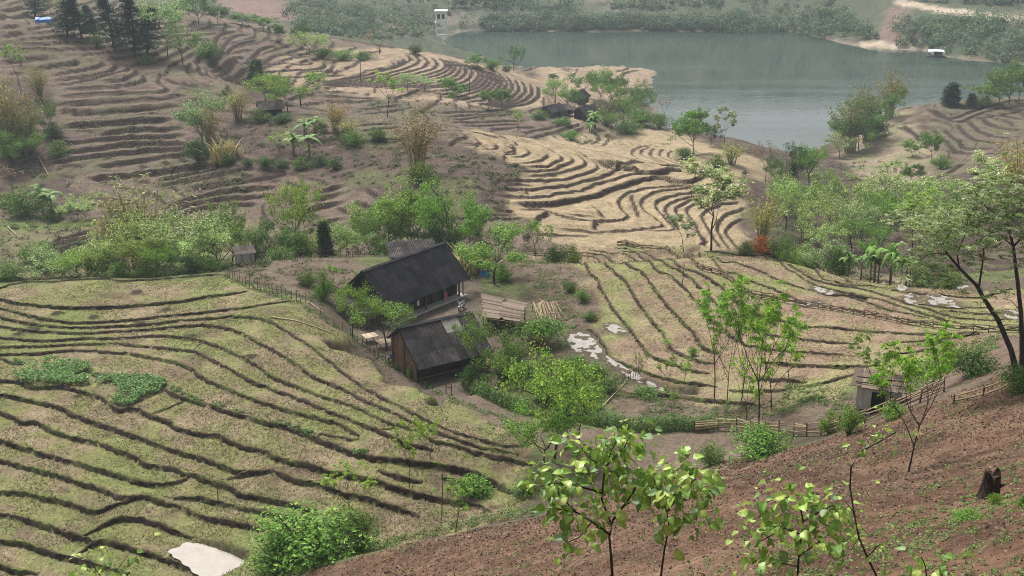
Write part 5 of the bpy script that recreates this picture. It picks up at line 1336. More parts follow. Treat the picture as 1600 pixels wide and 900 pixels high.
# ------------------------------------------------------------------ plants: kind|u|base v|top v|width px|tint|distance|label
TABLE = """conifer|55|26|-25|34|n|-|dark conifer directly above the blue tarpaulin shelter
conifer|105|55|-18|38|n|-|first tall dark conifer to the right of the blue shelter
conifer|128|60|-8|38|n|-|second tall dark conifer to the right of the blue shelter
conifer|147|58|8|30|blue|-|shortest bluish conifer in the row right of the blue shelter
conifer|178|75|-22|40|n|-|tall slim conifer standing left of a gap in the hilltop row
conifer|210|82|-22|46|dark|-|tallest and widest dark conifer of the hilltop row
conifer|230|84|12|40|dark|-|lower dark conifer leaning on the widest hilltop conifer
feather|88|47|-12|34|n|-|slender pale-trunked tree in front of the blue tarpaulin shelter
bloom|262|88|-18|64|pale|-|big pale blossoming tree right of the dark hilltop conifers
bloom|286|100|32|52|pale|-|lower pale blossoming tree below the hilltop conifers' end
broad|310|38|-20|56|blue|-|grey-green leafy tree at the top edge, left of the purple terraces
round|340|36|10|28|dark|-|small dark round tree at the end of the hilltop grove
shrub|326|90|62|40|pale|-|pale shrub on the steep bank below the hilltop grove
shrub|230|101|84|26|n|-|small green shrub on the path under the conifers
shrub|152|72|54|18|n|-|small shrub under the conifers beside the path
round|380|38|20|34|blue|-|bluish round tree on the skyline above the round hill's left end
round|412|48|27|30|light|-|pale round tree right of the bluish skyline tree
round|432|64|38|24|dark|-|dark small tree on the crest of the round hill's left side
round|468|72|39|30|dark|-|dark round treetop on the round hill's crest
bloom|484|86|48|42|light|-|pale loose tree behind the round hill's crest
shrub|504|90|73|34|n|-|shrub at the back edge of the round hill, nearest its left crest
shrub|535|93|77|40|light|-|pale shrub at the back edge of the round hill
shrub|566|92|79|32|n|-|green shrub at the round hill's back edge beside the brown tree
sparse|593|84|46|46|brown|-|brown leafless-looking tree behind the round hill
shrub|649|84|69|20|dark|-|small dark bush on the bare slope behind the round hill
round|748|106|84|32|blue|-|wide bluish bush-like tree at the lake's near left shore
shrub|768|110|92|24|light|-|pale bush between two shore trees left of the peninsula
shrub|791|113|101|14|dark|-|small dark bush at the foot of the tall shore tree
broad|803|113|69|30|blue|-|tall bluish tree standing alone at the peninsula's neck
column|400|127|92|22|bright|-|slim bright green tree alone on the round hill's left terraces
feather|605|183|112|52|lime|-|yellow-green tree alone on the front slope of the round hill
bloom|637|142|112|36|pale|-|left one of two pale bushes on the round hill's front
bloom|663|142|117|34|pale|-|right one of two pale bushes on the round hill's front
round|697|148|120|24|bright|-|round green tree above the round hill's dark bank
shrub|706|153|142|14|bright|-|small green bush between two round trees on the round hill
round|721|151|131|24|bright|-|lower round green tree on the round hill's dark bank
round|764|170|142|28|n|-|left tree of a touching pair on the round hill's right foot
round|783|170|137|24|n|-|right tree of a touching pair on the round hill's right foot
feather|807|216|170|20|light|-|thin pale tree below the round hill's terraces
round|862|127|115|16|dark|-|small dark tree on the stubble of the peninsula
bloom|868|162|120|38|light|-|pale tree left of the uppermost hamlet house
broad|912|150|108|36|blue|-|bluish tree behind the uppermost hamlet house
broad|940|158|103|44|light|-|tallest tree above the lakeside hamlet
broad|925|140|118|20|dark|-|dark narrow tree behind the hamlet roofs
broad|968|165|110|46|n|-|green tree at the lakeside edge of the hamlet grove
broad|992|182|130|44|n|-|leafy tree at the right end of the hamlet grove
bamboo|948|197|145|42|dark|-|dark green bamboo beside the right-hand hamlet house
broad|972|195|148|34|bright|-|bright green narrow tree within the hamlet grove
shrub|1000|196|168|36|pale|-|pale bush at the lakeside below the hamlet grove
banana|934|200|174|30|light|-|banana plant right of the dark hamlet house
banana|921|206|188|24|n|-|lower banana plant on the terrace below the hamlet
shrub|880|196|182|26|bright|-|green bush below the small left-hand hamlet house
shrub|843|186|170|26|n|-|bush left of the small left-hand hamlet house
shrub|893|220|204|26|bright|-|bright bush on the green terraces below the hamlet
shrub|905|158|142|16|n|-|small bush behind the uppermost hamlet roof
sparse|1039|186|153|24|brown|-|bare brown tree at the lake's edge right of the hamlet
shrub|1030|200|176|30|light|-|pale bush on the shore below the bare brown tree
round|1085|240|171|52|bright|-|bright green tree standing at the end of the pale stubble flat
thinbloom|1131|232|167|36|n|-|slender blossoming tree right of the bright green stubble-flat tree
broad|1109|228|190|26|dark|-|dark small tree between the bright tree and the slender blossoming one
bamboo|1142|256|222|46|bright|-|low green bamboo behind the blossoming umbrella tree
shrub|1120|262|240|34|olive|-|olive bush at the foot of the green bamboo
shrub|1070|248|230|30|n|-|bush under the bright green stubble-flat tree
thinbloom|1111|392|248|112|light|-|tall white-blossoming umbrella tree in front of the curved terraces
thinbloom|1068|394|334|46|n|-|small blossoming tree left of the tall umbrella tree's foot
sparse|1196|284|218|36|brown|-|reddish-brown tree at the right end of the stubble terraces
broad|1212|292|240|34|n|-|green tree right of the reddish-brown tree
broad|1248|302|221|38|dark|-|dark green tree in the gully before the lake
open|1264|305|226|40|bright|-|bright green tree close right of the dark gully tree
conifer|1232|300|256|22|n|-|small dark conifer among the gully trees
bloom|1284|310|260|40|light|-|pale tree above the stream bed in the gully
bloom|1228|362|268|56|light|-|pale tree on the dark bank above the yellow bamboo
bamboo|1190|384|304|54|lime|-|yellow-green bamboo mound above the red shrub
shrub|1190|394|368|44|red|170|rust-red shrub at the edge of the puddled field
bloom|1252|375|300|56|light|-|pale tree on the bank right of the yellow-green bamboo
shrub|1222|396|366|40|n|168|green shrub right of the rust-red shrub
shrub|1165|396|376|30|olive|168|olive bush left of the rust-red shrub
bamboo|1328|238|140|52|n|-|tall green bamboo at the lake side of the bare spur
bamboo|1355|222|128|54|n|-|taller bamboo behind the lakeside bamboo on the spur
bamboo|1388|186|104|40|olive|-|palest feathery bamboo on top of the bare spur
round|1398|172|134|30|olive|-|yellowish round tree on the spur's top edge
bloom|1312|246|206|40|pale|-|white-flowering bush at the waterline below the spur's bamboo
broad|1342|236|176|50|n|-|leafy green tree in the middle of the spur's thicket
shrub|1368|215|176|40|dark|-|dark bush on the uphill side of the spur's thicket
round|1431|164|145|24|blue|-|small bluish tree alone on the spur's ridge
column|1485|166|129|24|dark|-|slim dark tree standing out on the spur against the lake
column|1516|166|146|14|dark|-|short slim dark tree right of the taller slim one
shrub|1535|166|148|30|light|-|pale bush on the spur before the right-edge trees
broad|1562|160|124|46|n|-|tree at the back edge of the right-hand terraces
broad|1592|156|100|48|blue|-|bluish tree at the photo's right edge above the terraces
round|1457|252|208|38|n|-|round tree on the bare slope below the spur's terraces
round|1426|244|218|28|light|-|pale small tree left of the round slope tree
feather|1390|288|248|28|bright|-|bright small tree low on the spur's slope
round|1426|292|256|28|n|-|green small tree right of the bright low slope tree
shrub|1470|262|240|30|light|-|pale bush right of the round slope tree
bloom|1312|392|300|72|light|190|blossoming tree left of the banana grove
bloom|1345|402|312|66|n|182|blossoming tree directly behind the banana grove
bloom|1402|352|268|84|light|215|wide blossoming tree above the banana grove
feather|1425|402|288|70|light|175|light feathery tree above the right end of the banana grove
feather|1372|345|300|50|light|215|small feathery tree left of the wide blossoming tree
bloom|1286|412|374|52|pale|150|low white-flowering bush at the puddled field's back edge
shrub|1312|418|386|44|dark|146|dark evergreen bush left of the banana grove
banana|1330|428|392|40|n|141|leftmost banana plant of the grove by the field
banana|1358|436|392|44|n|139|second banana plant of the grove by the field
banana|1384|440|378|48|bright|138|tallest banana plant of the grove by the field
banana|1408|440|396|40|lime|137|yellowest banana plant at the right end of the grove
shrub|1440|446|408|44|n|136|leafy bush right of the banana grove
feather|1466|444|348|66|n|138|feathery tree between banana grove and leaning tree
shrub|1485|448|420|40|light|134|low pale bush under the leaning tree's long limb
shrub|1520|346|308|44|brown|-|brownish bush behind the leaning tree's crown
bamboo|1588|340|205|80|gold|-|golden bamboo at the photo's right edge
thinbloom|1545|340|240|86|light|-|blossoming tree left of the golden bamboo
shrub|1490|330|296|44|light|-|pale bush on the slope left of the right-edge blossoming tree
shrub|1448|330|300|40|n|-|green bush on the slope above the feathery trees
shrub|15|446|412|46|n|144|green bush at the left end of the row behind the grassy field
bloom|72|442|392|76|n|147|blossoming bush second in the row behind the grassy field
open|126|442|392|54|lime|145|bright lime-green young tree behind the grassy field
shrub|162|440|388|56|olive|147|olive bush right of the lime-green young tree
bloom|192|440|338|80|light|152|tall blossoming tree left of the yellowish tree behind the field
broad|218|440|366|72|olive|146|yellowish-green tree in the row behind the grassy field
bloom|248|438|346|70|light|151|blossoming tree right of the yellowish tree behind the field
sparse|208|440|400|40|brown|145|bare brown undergrowth stems below the yellowish tree
bloom|302|436|322|112|n|150|largest blossoming tree behind the grassy field
broad|282|436|392|52|dark|146|dark leafy bush-tree under the largest blossoming tree
broad|342|432|318|74|n|156|green tree joined to the largest blossoming tree's right side
shrub|330|434|400|44|bright|145|bright bush in front of the largest blossoming tree
open|362|428|352|56|n|152|sparse tree just left of the stilted hut
bamboo|222|372|272|116|pale|180|large pale yellow bamboo behind the row of field trees
bamboo|185|385|306|70|olive|176|olive bamboo left of the large pale yellow one
broad|428|412|344|64|dark|156|dark tree right of the stilted hut
open|463|372|281|64|lime|172|bright umbrella-shaped tree above the vegetable garden
shrub|472|412|362|46|n|155|bush under the bright umbrella-shaped tree
column|510|404|348|22|dark|154|dark slim column tree behind the vegetable garden
bloom|545|404|352|52|light|155|blossoming tree right of the dark column tree
broad|578|402|334|54|n|157|green tree behind the farmhouse's left roof end
broad|610|404|288|100|light|160|big light-green tree rising behind the farmhouse
open|655|398|300|60|n|163|loose-leaved tree behind the farmhouse ridge
open|705|400|280|92|bright|158|tall forked tree behind the farmhouse's right end
shrub|690|396|338|56|dark|156|dark bush beneath the tall forked tree
open|772|444|348|96|bright|-|bright leafy tree at the right corner of the farmhouse
grass|740|424|386|70|n|-|tall green grass clump behind the farmhouse corner
shrub|745|412|380|56|bright|-|bright bush right behind the farmhouse roof
feather|838|394|340|36|light|160|small pale sapling behind the stubble field's corner
feather|852|396|352|18|n|158|thin sapling beside the pale one at the field's corner
shrub|868|396|382|34|dark|154|low dark bush at the top corner of the puddled field
shrub|895|394|380|26|olive|157|low olive bush at the top edge of the puddled field
banana|70|336|290|52|pale|-|pale banana plant in the gully at the photo's left
shrub|40|338|298|56|n|-|green thicket left of the pale banana plant
shrub|84|344|316|36|dark|-|dark bush right of the pale banana plant
bloom|122|344|308|50|light|-|pale bush on the gully bank right of the banana plant
bloom|145|322|300|40|olive|-|olive bush left of the pale yellow bamboo
shrub|15|322|300|40|gold|-|yellow dry bush at the photo's left edge
bamboo|12|232|108|56|olive|-|tall thin bamboo at the photo's left edge
bamboo|62|156|102|38|gold|-|golden bamboo on the upper left terraces
feather|33|146|66|42|light|-|slender tree left of the golden bamboo on the terraces
bamboo|30|236|165|50|n|-|greener bamboo right of the tall left-edge bamboo
broad|70|216|156|40|n|-|leafy tree where left terraces meet the gully thicket
shrub|84|212|190|36|dark|-|dark bush at the left end of the terraces
shrub|20|244|212|44|bright|-|bright bush below the left-edge bamboo
bloom|316|226|142|74|n|-|pale leafy tree with visible trunk on the terraced ridge
bamboo|330|228|165|40|olive|-|olive bamboo behind the ridge's pale leafy tree
shrub|310|252|216|38|dark|-|dark green bush below the ridge's pale leafy tree
bamboo|371|188|136|42|gold|-|golden-green bamboo on the ridge left of the thatched hut
grass|350|250|214|54|tan|-|tall dry tan grass on the ridge slope
open|415|168|118|50|light|-|light tree left over the thatched ridge hut
open|470|166|110|68|lime|-|lime-green tree over the thatched ridge hut
bamboo|524|208|155|36|orange|-|orange-tinged bamboo right of the thatched ridge hut
bamboo|545|215|182|34|lime|-|yellow-green low bamboo right of the orange-tinged one
shrub|552|226|204|36|bright|-|bright bush below the yellow-green low bamboo
banana|482|218|184|40|n|-|upper banana plant below the thatched ridge hut
banana|466|244|206|46|pale|-|lower pale banana plant on the dark slope
feather|436|236|208|36|pale|-|pale sapling left of the lower pale banana plant
bamboo|652|272|162|66|brown|-|tall brown bamboo on the dark slope mid-picture
shrub|655|288|252|40|olive|-|olive bush at the foot of the tall brown bamboo
shrub|358|258|240|22|dark|-|first dark low bush along the foot of the ridge, by the tan grass
shrub|386|258|246|18|dark|-|second dark low bush along the foot of the ridge
shrub|414|260|244|26|dark|-|third dark low bush along the foot of the ridge
shrub|440|262|248|24|dark|-|fourth dark low bush along the foot of the ridge
shrub|500|258|240|30|dark|-|fifth dark low bush along the foot of the ridge
shrub|524|264|248|24|dark|-|last dark low bush along the foot of the ridge
shrub|590|218|198|26|n|-|green bush on the ridge left of the tall brown bamboo
shrub|500|204|186|22|n|-|small bush beside the thatched ridge hut
open|551|528|444|44|light|-|left citrus tree in front of the farmhouse's lean-to
open|604|548|454|78|light|-|right, wider citrus tree in front of the farmhouse
broad|762|602|500|92|n|-|large dark-stemmed leafy tree at the barn's right end
shrub|846|540|494|66|bright|-|bright leafy bush in front of the bamboo rack
round|849|570|526|38|purple|-|small dark purple-leaved tree beside the muddy pond
shrub|806|566|530|34|n|-|bush between the leafy barn tree and the purple tree
open|866|722|560|120|lime|-|large lime-topped tree beside the hedge and path
broad|850|724|630|90|bright|-|dense bright lower tree in front of the lime-topped tree
shrub|826|600|562|52|pale|-|pale bush in the garden below the purple-leaved tree
shrub|900|580|556|44|n|-|big-leaved plants beside the muddy pond's lower edge
shrub|930|588|566|36|light|-|light bush right of the big-leaved pond plants
shrub|880|606|578|44|bright|-|bright bush in the fenced garden's middle
shrub|790|592|562|40|dark|-|dark bush at the garden's left corner by the barn tree
shrub|1010|618|604|40|n|-|low bush on the bank below the muddy ditch
feather|1000|592|551|22|n|-|small sapling nearest the muddy ditch's bend
feather|1043|604|553|30|n|-|second sapling along the muddy ditch
feather|1068|600|562|28|bright|-|third sapling along the muddy ditch, rightmost and lowest
feather|1041|546|530|18|bright|-|tiny sapling between terrace edges left of the tall saplings
shrub|1083|556|542|16|bright|-|tiny green bush on the right field left of the tall saplings
feather|1050|655|606|34|n|-|thin dark-stemmed sapling behind the hedge's right half
feather|1116|624|448|74|bright|-|left one of three tall saplings on the right field
feather|1158|628|440|64|n|-|middle one of three tall saplings on the right field
feather|1184|690|428|120|bright|-|tallest forked sapling tree on the right field
feather|1166|668|560|60|lime|-|slight sapling just left of the tallest forked one
shrub|1188|714|672|94|bright|-|bright bush at the foot of the tallest forked sapling
shrub|1110|728|690|36|pale|-|small pale bush on the dirt path
feather|1362|642|524|76|n|-|sapling standing before the concrete outhouse
feather|1420|737|508|116|bright|-|twin-stemmed feathery tree standing on the tilled slope
feather|1455|612|520|56|n|-|feathery sapling behind the twin-stemmed tree
shrub|1296|678|640|32|lime|-|left yellow-green bush on the pole fence
shrub|1326|680|632|36|lime|-|right yellow-green bush on the pole fence
shrub|1520|586|545|68|dark|-|dark bush above the dirt track
shrub|1490|572|545|40|light|-|light bush left of the dark bush above the track
shrub|1592|612|572|56|n|-|bush around the foot of the big leaning tree
shrub|490|872|800|150|bright|-|large leafy bush at the grassy field's lower edge
shrub|438|886|830|90|bright|-|bright bush left of the large leafy bush by the pond
shrub|562|862|800|60|n|-|dark bush right of the large leafy bush
feather|545|800|728|80|light|-|three-tufted sapling above the large leafy bush
feather|640|762|655|44|lime|-|left one of two thin saplings in the lower grassy field
feather|672|725|655|34|lime|-|right one of two thin saplings in the lower grassy field
feather|712|832|752|56|n|-|weedy sapling on the bank above the tilled slope
shrub|740|770|742|60|bright|-|weedy green patch at the grassy field's lower right
shrub|820|770|752|50|n|-|weeds on the dark bank under the dense bright tree
shrub|1508|812|796|44|bright|-|small leafy weed left of the charred stump
shrub|1600|790|770|26|n|-|small weed right of the charred stump at the photo's edge
shrub|1556|788|770|22|lime|-|sprouting green shoots at the charred stump's foot
shrub|1395|652|630|40|lime|-|lime weed by the fence left of the track
shrub|506|468|420|30|bright|-|young leafy bush in the vegetable garden by the lean-to
feather|522|448|412|22|bright|-|small bright sapling at the garden's right end behind the house
shrub|480|446|424|28|n|-|middle leafy bush of the vegetable garden
shrub|784|438|410|34|bright|-|bush right of the bright tree at the farmhouse corner
shrub|910|470|452|24|bright|-|small bright bush on the strip left of the right field's terraces
shrub|890|456|438|22|n|-|small bush higher on the strip left of the right field
shrub|922|500|484|24|n|-|bush above the muddy pond on the strip's end
shrub|645|592|570|16|bright|-|tiny green plant by the barn's front corner
shrub|622|577|566|12|lime|-|tiny weed near the dark blue motorbike
shrub|470|262|244|30|n|-|green clump between the ridge foot bushes
bloom|100|420|390|60|light|172|pale thicket on the small green gully terraces
shrub|60|400|375|50|bright|176|bright bush on the small green gully terraces
sparse|20|300|262|44|brown|-|brown bare bush on the left bare slope
bloom|505|396|356|60|olive|165|olive tree behind the dark column tree
shrub|400|408|372|36|dark|152|dark bush right beside the stilted hut
broad|635|402|344|46|dark|157|dark tree close behind the back shed
bloom|1225|330|268|50|n|-|pale tree between the dark gully tree and the stubble terraces
open|1262|356|286|54|light|-|light loose tree in the gully below the bright green one
bloom|1296|352|285|56|n|-|blossoming tree beside the stream bed
feather|1322|348|272|50|light|-|feathery tree right of the stream bed
bloom|1350|356|284|60|light|-|blossoming tree on the gully's right bank
open|1382|372|298|62|bright|200|bright loose tree above the banana grove's middle
bloom|1278|402|340|58|light|172|blossoming tree behind the low white-flowering bush
open|1330|406|340|60|n|176|green tree behind the banana grove's left end
bloom|1442|380|310|70|light|190|blossoming tree behind the leaning tree's low limb
bloom|1490|396|340|60|n|176|blossoming tree under the leaning tree's crown
open|1368|402|352|50|bright|165|bright small tree just behind the tallest banana plant
bloom|1475|320|276|60|light|-|pale tree on the slope above the leaning tree
shrub|1262|404|380|44|light|152|pale bush at the back edge left of the low white-flowering bush
shrub|1240|400|382|36|n|156|green bush on the back edge right of the rust-red shrub
open|520|402|338|50|light|160|light tree between column tree and farmhouse trees
broad|560|398|320|60|bright|166|bright tall tree behind the farmhouse's left end
broad|640|396|292|70|bright|168|bright tall tree right of the big light-green one
open|675|392|312|60|light|165|light tree behind the farmhouse ridge's middle
broad|735|410|330|60|bright|158|bright tree filling the gap by the farmhouse's right gable
shrub|760|420|392|50|bright|152|bright shrub under the leafy corner tree
shrub|600|404|374|50|bright|155|bright bush just left of the back shed
broad|445|404|356|56|n|158|green tree between dark tree and umbrella tree
shrub|440|414|386|40|bright|152|bright bush in front of the dark tree by the stilted hut
broad|258|438|378|60|bright|145|bright green tree low in the middle of the field row
open|98|442|400|46|bright|147|bright small tree left of the lime-green young tree
bloom|318|434|352|70|light|146|pale blossoming tree in front, nearest the field's upper corner
shrub|232|440|408|44|bright|144|bright bush at the field's back edge below the yellowish tree
shrub|186|441|410|40|n|144|green bush at the field's back edge below the tall blossoming tree
shrub|300|437|406|40|dark|144|dark bush at the field's back edge below the largest blossoming tree
bamboo|48|236|150|46|pale|-|pale bamboo behind the leafy tree at far left
broad|18|262|200|50|n|-|leafy tree at the left edge above the bare slope
broad|48|250|205|46|bright|-|bright leafy tree left of the terraces' lowest end
shrub|92|242|218|40|n|-|green bush where the lower left terraces begin
open|956|172|128|34|bright|-|bright tree in the centre of the hamlet grove
broad|900|172|142|24|dark|-|dark tree between two hamlet roofs
broad|1006|178|140|36|light|-|light tree at the grove's lakeside corner
broad|955|208|170|40|n|-|lower green tree at the grove's foot
shrub|980|208|188|40|n|-|green bush at the grove's foot near the flat stubble
broad|885|168|136|30|light|-|light tree above the reddish hamlet shed
open|430|160|112|40|bright|-|bright tree directly behind the thatched ridge hut
open|450|176|128|46|light|-|light tree hanging over the thatched hut's right end
shrub|405|190|168|34|n|-|green bush at the thatched hut's left corner
shrub|440|192|176|34|dark|-|dark bush in front of the thatched hut
feather|1136|628|470|60|lime|-|lime sapling between the left and middle tall saplings
feather|1205|640|500|70|lime|-|lime sapling right of the tallest forked one
feather|1232|590|530|40|bright|-|short bright sapling out on the right field's lower terraces
feather|1395|650|545|60|lime|-|lime sapling right of the outhouse
feather|1448|640|552|50|bright|-|bright sapling between outhouse and dirt track
broad|780|600|540|50|bright|-|bright small tree right of the large barn tree
shrub|740|606|570|44|dark|-|dark bush under the large barn tree's left side
shrub|900|640|600|60|lime|-|lime bush inside the garden behind the long hedge
shrub|850|628|590|60|lime|-|lime bush in the garden behind the short hedge's end
open|905|690|600|70|bright|-|bright tree right of the large lime-topped tree
shrub|815|596|572|40|bright|-|bright bush right of the dark garden-corner bush
shrub|945|612|590|36|n|-|green bush by the broken stick fence
broad|1576|162|104|60|n|-|bigger leafy tree at the right end of the lake, left of the edge tree
broad|1604|165|92|60|n|-|tall leafy tree cut by the photo's right edge above the terraces
round|1546|164|132|40|light|-|light round tree left of the right-edge shore trees
broad|1352|226|150|66|blue|-|bluish leafy tree filling the middle of the spur's thicket
broad|1324|240|182|56|n|-|leafy tree hanging over the water below the spur's bamboo
broad|1380|196|140|44|blue|-|bluish tree under the palest feathery bamboo"""
GRP = dict(conifer="conifers on the hilltop", bamboo="bamboo clumps on the slopes", banana="banana plants", shrub="bushes across the valley", grass="tall grass clumps")
for ln in TABLE.splitlines():
    k, u, vb, vt, w, ti, Y, lab = ln.split('|')
    plant(k, float(u), float(vb), float(vt), float(w), ti, lab, None if Y == '-' else float(Y), GRP.get(k, "trees across the valley"))
# ------------------------------------------------------------------ low growth and far woods, one object for each mass
def grid_samples(mask, n, R, dens=None):
    w = mask.astype(float) if dens is None else mask * dens
    w = w.ravel(); cs = np.cumsum(w); i = np.searchsorted(cs, R.uniform(0, cs[-1], n)); r, c = np.divmod(np.clip(i, 0, w.size - 1), NA)
    rr = np.clip(r + R.uniform(-.5, .5, n), 0, NY - 1.01); y = np.interp(rr, np.arange(NY), yv); a = av[c] + R.uniform(-.5, .5, n) * (av[1] - av[0])
    x = a * y; return np.c_[x, y, gz(x, y)]
def pxzone(s): return inside(hits(pts(s)), XX, YY)
def blades(name, label, cat, P, h, w, cols, seed, k=3):
    R = np.random.default_rng(seed); n = len(P); V, CO = [], []
    for j in range(k):
        a = R.uniform(0, 6.283, n); hh = h * R.uniform(.5, 1.25, n); o = R.uniform(.2, .8, n) * hh; ww = w * R.uniform(.6, 1.3, n)
        d = np.c_[np.cos(a), np.sin(a), 0 * a]; s = np.c_[-np.sin(a), np.cos(a), 0 * a]; b = P + R.normal(size=(n, 3)) * [.06, .06, 0] - [0, 0, .02]
        V.append(np.stack([b - s * ww[:, None], b + s * ww[:, None], b + d * o[:, None] + np.c_[0 * a, 0 * a, hh]], 1))
        CO.append(np.repeat(np.array(cols)[R.integers(0, len(cols), n)] * R.uniform(.75, 1.25, (n, 1)), 3, 0).reshape(n, 3, 3))
    V = np.vstack(V).reshape(-1, 3); CO = np.vstack(CO).reshape(-1, 3)
    o = link(bpy.data.objects.new(name, mesh_np(name, V, np.arange(len(V)).reshape(-1, 3), M_LEAF, CO))); return tag(o, label, cat, kind="stuff")
def weeds(name, label, cat, P, size, n, leaf, cols, seed, flat=.7):
    """leafy clumps at the points P"""
    R = np.random.default_rng(seed); Lv = Leaves(seed); size = np.broadcast_to(size, len(P)); m = len(P)
    d = R.normal(size=(m, n, 3)); d /= np.linalg.norm(d, axis=2, keepdims=True); d[..., 2] = np.abs(d[..., 2]) * flat
    c = P[:, None] + d * (size[:, None, None] * R.uniform(.35, 1.0, (m, n, 1)))
    col = np.array(cols)[R.integers(0, len(cols), m)][:, None] * R.uniform(.8, 1.2, (m, 1, 1)) + np.zeros((m, n, 1))
    Lv.add(c.reshape(-1, 3), (d + [0, 0, .6] + R.normal(size=d.shape) * .4).reshape(-1, 3), (leaf * np.sqrt(size / size.mean()))[:, None].repeat(n, 1).ravel() * R.uniform(.7, 1.3, m * n), col.reshape(-1, 3), .6)
    o = link(bpy.data.objects.new(name, Lv.mesh(name))); return tag(o, label, cat, kind="stuff")
R = np.random.default_rng(77)
GRASSC = [(.155, .165, .055), (.19, .178, .075), (.13, .155, .045), (.215, .185, .105), (.10, .14, .035), (.175, .14, .08)]
inview = (AA > -.5) & (AA < .5)
dl = .15 + smooth(.38, .6, fbm(XX * .3, YY * .3, 71, 3))
blades("short_grass", "short yellow-green grass covering the near terraced field", "grass", grid_samples(Z_LEFT & inview & (YY < 143), 50000, R, dl * (1 - RISER)), .11, .035, GRASSC, 1)
blades("stubble", "brown stubble and thin grass on the puddled terraced field", "stubble", grid_samples(Z_RIGHT & inview, 30000, R, dl), .10, .035, [(.24, .18, .10), (.20, .13, .09), (.28, .23, .13), (.17, .19, .06), (.15, .17, .05)], 2)
blades("bank_grass", "grass tufts hanging over the near field's earth banks", "grass", grid_samples((Z_LEFT | Z_RIGHT) & inview & (RISER > .25), 7000, R), .10, .03, [(.13, .16, .045), (.17, .19, .06), (.24, .21, .09), (.09, .12, .03)], 3)
mid_m = (YY > 150) & (YY < 330) & inview
blades("hill_stubble", "dry stubble tufts along the far terraces' edges", "stubble", grid_samples(mid_m & ~Z_STUB, 18000, R, .1 + (RISER > .3) * .8 + N2 * .3), .24, .08, [(.16, .15, .06), (.20, .17, .08), (.11, .12, .045), (.24, .19, .10)], 4, 2)
# clods and litter of the tilled slope
def clods(name, label, P, s, cols, seed):
    R = np.random.default_rng(seed); n = len(P); base = np.array([(1, 0, 0), (-.5, .87, 0), (-.5, -.87, 0), (0, 0, 1.0)]); sc = s[:, None, None] * R.uniform(.5, 1.3, (n, 4, 1))
    V = P[:, None] + base[None] * sc * [1, 1, .6] + R.normal(size=(n, 4, 3)) * (s[:, None, None] * .25) - [0, 0, .01]
    f = np.array([(0, 1, 3), (1, 2, 3), (2, 0, 3)])[None] + np.arange(n)[:, None, None] * 4
    CO = np.repeat(np.array(cols)[R.integers(0, len(cols), n)] * R.uniform(.7, 1.3, (n, 1)), 4, 0)
    o = link(bpy.data.objects.new(name, mesh_np(name, V.reshape(-1, 3), f.reshape(-1, 3), M_CLOD, CO))); return tag(o, label, "soil", kind="stuff")
M_CLOD, _nt, _b = new_mat("soil_clod"); _a = _nt.nodes.new("ShaderNodeAttribute"); _a.attribute_name = "Col"; _nt.links.new(_a.outputs['Color'], _b.inputs['Base Color'])
P = grid_samples(Z_TILL & inview & (YY > 9) & (YY < 95), 52000, R)
clods("soil_clods", "crumbly brown clods all over the tilled foreground slope", P, .025 + .0011 * P[:, 1] * R.uniform(.5, 1.4, len(P)), [(.115, .07, .046), (.15, .096, .064), (.07, .042, .03), (.19, .135, .095), (.042, .027, .02)], 5)
P = grid_samples(Z_TILL & inview & (YY > 9) & (YY < 95), 16000, R)
blades("dry_litter", "dry straw bits scattered over the tilled slope", "litter", P, .05, .012, [(.34, .26, .16), (.28, .20, .12), (.40, .33, .22)], 6, 2)
# weeds
GREENS = [(.12, .19, .045), (.16, .235, .065), (.19, .25, .09), (.08, .14, .035)]
near = pxzone("1450,760 1600,720 1640,905 1100,905 1250,850 1380,830")
P = np.vstack([grid_samples(near, 900, R, smooth(.4, .6, fbm(XX * .8, YY * .8, 81, 3)) + .05), grid_samples(Z_TILL & inview & (YY > 14) & (YY < 92), 1500, R, smooth(.5, .68, fbm(XX * .25, YY * .25, 82, 3)) + .02)])
weeds("slope_weeds", "pale green weeds sprouting on the tilled slope", "weeds", P, .06 + .0022 * P[:, 1] * R.uniform(.4, 1.6, len(P)), 12, .075, GREENS, 7)
P = np.vstack([hits([(u, np.interp(u, [430, 560, 660, 760, 830], [899, 866, 842, 818, 806]) - R.uniform(-1, 12)) for u in R.uniform(430, 835, 260)])]); P = np.c_[P, gz(*P.T)]
weeds("bank_weeds", "tangled green weeds along the bank above the tilled slope", "weeds", P, R.uniform(.15, .6, len(P)), 40, .12, GREENS + [(.22, .17, .08)], 8, 1.0)
P = grid_samples(pxzone("352,432 400,408 530,400 560,432 505,478 430,460"), 900, R, smooth(.4, .55, N2) + .05)
weeds("vegetables", "leafy vegetable rows in the fenced garden left of the farmhouse", "vegetables", P, R.uniform(.12, .35, len(P)), 14, .14, [(.11, .155, .05), (.14, .19, .07), (.18, .20, .10), (.09, .12, .04)], 9)
P = grid_samples(pxzone("800,410 850,400 905,440 925,500 890,515 850,470") | pxzone("860,560 960,580 1040,612 1180,630 1330,610 1330,640 1180,660 960,650 860,640"), 1300, R, smooth(.42, .6, N2) + .08)
weeds("garden_weeds", "mixed weeds on the rough garden strips around the pond", "weeds", P, R.uniform(.1, .38, len(P)), 14, .13, GREENS, 10)
P = np.vstack([hits([(u, np.interp(u, [20, 90, 150, 250, 300, 374, 444, 545, 616], [566, 566, 588, 596, 622, 646, 664, 704, 718]) + R.uniform(-5, 4)) for u in R.choice([30, 70, 110, 150, 160, 230, 255, 270, 300, 310, 340, 375, 450, 455, 470, 480, 545, 560, 575], 150) + R.normal(size=150) * 9])]); P = np.c_[P, gz(*P.T)]
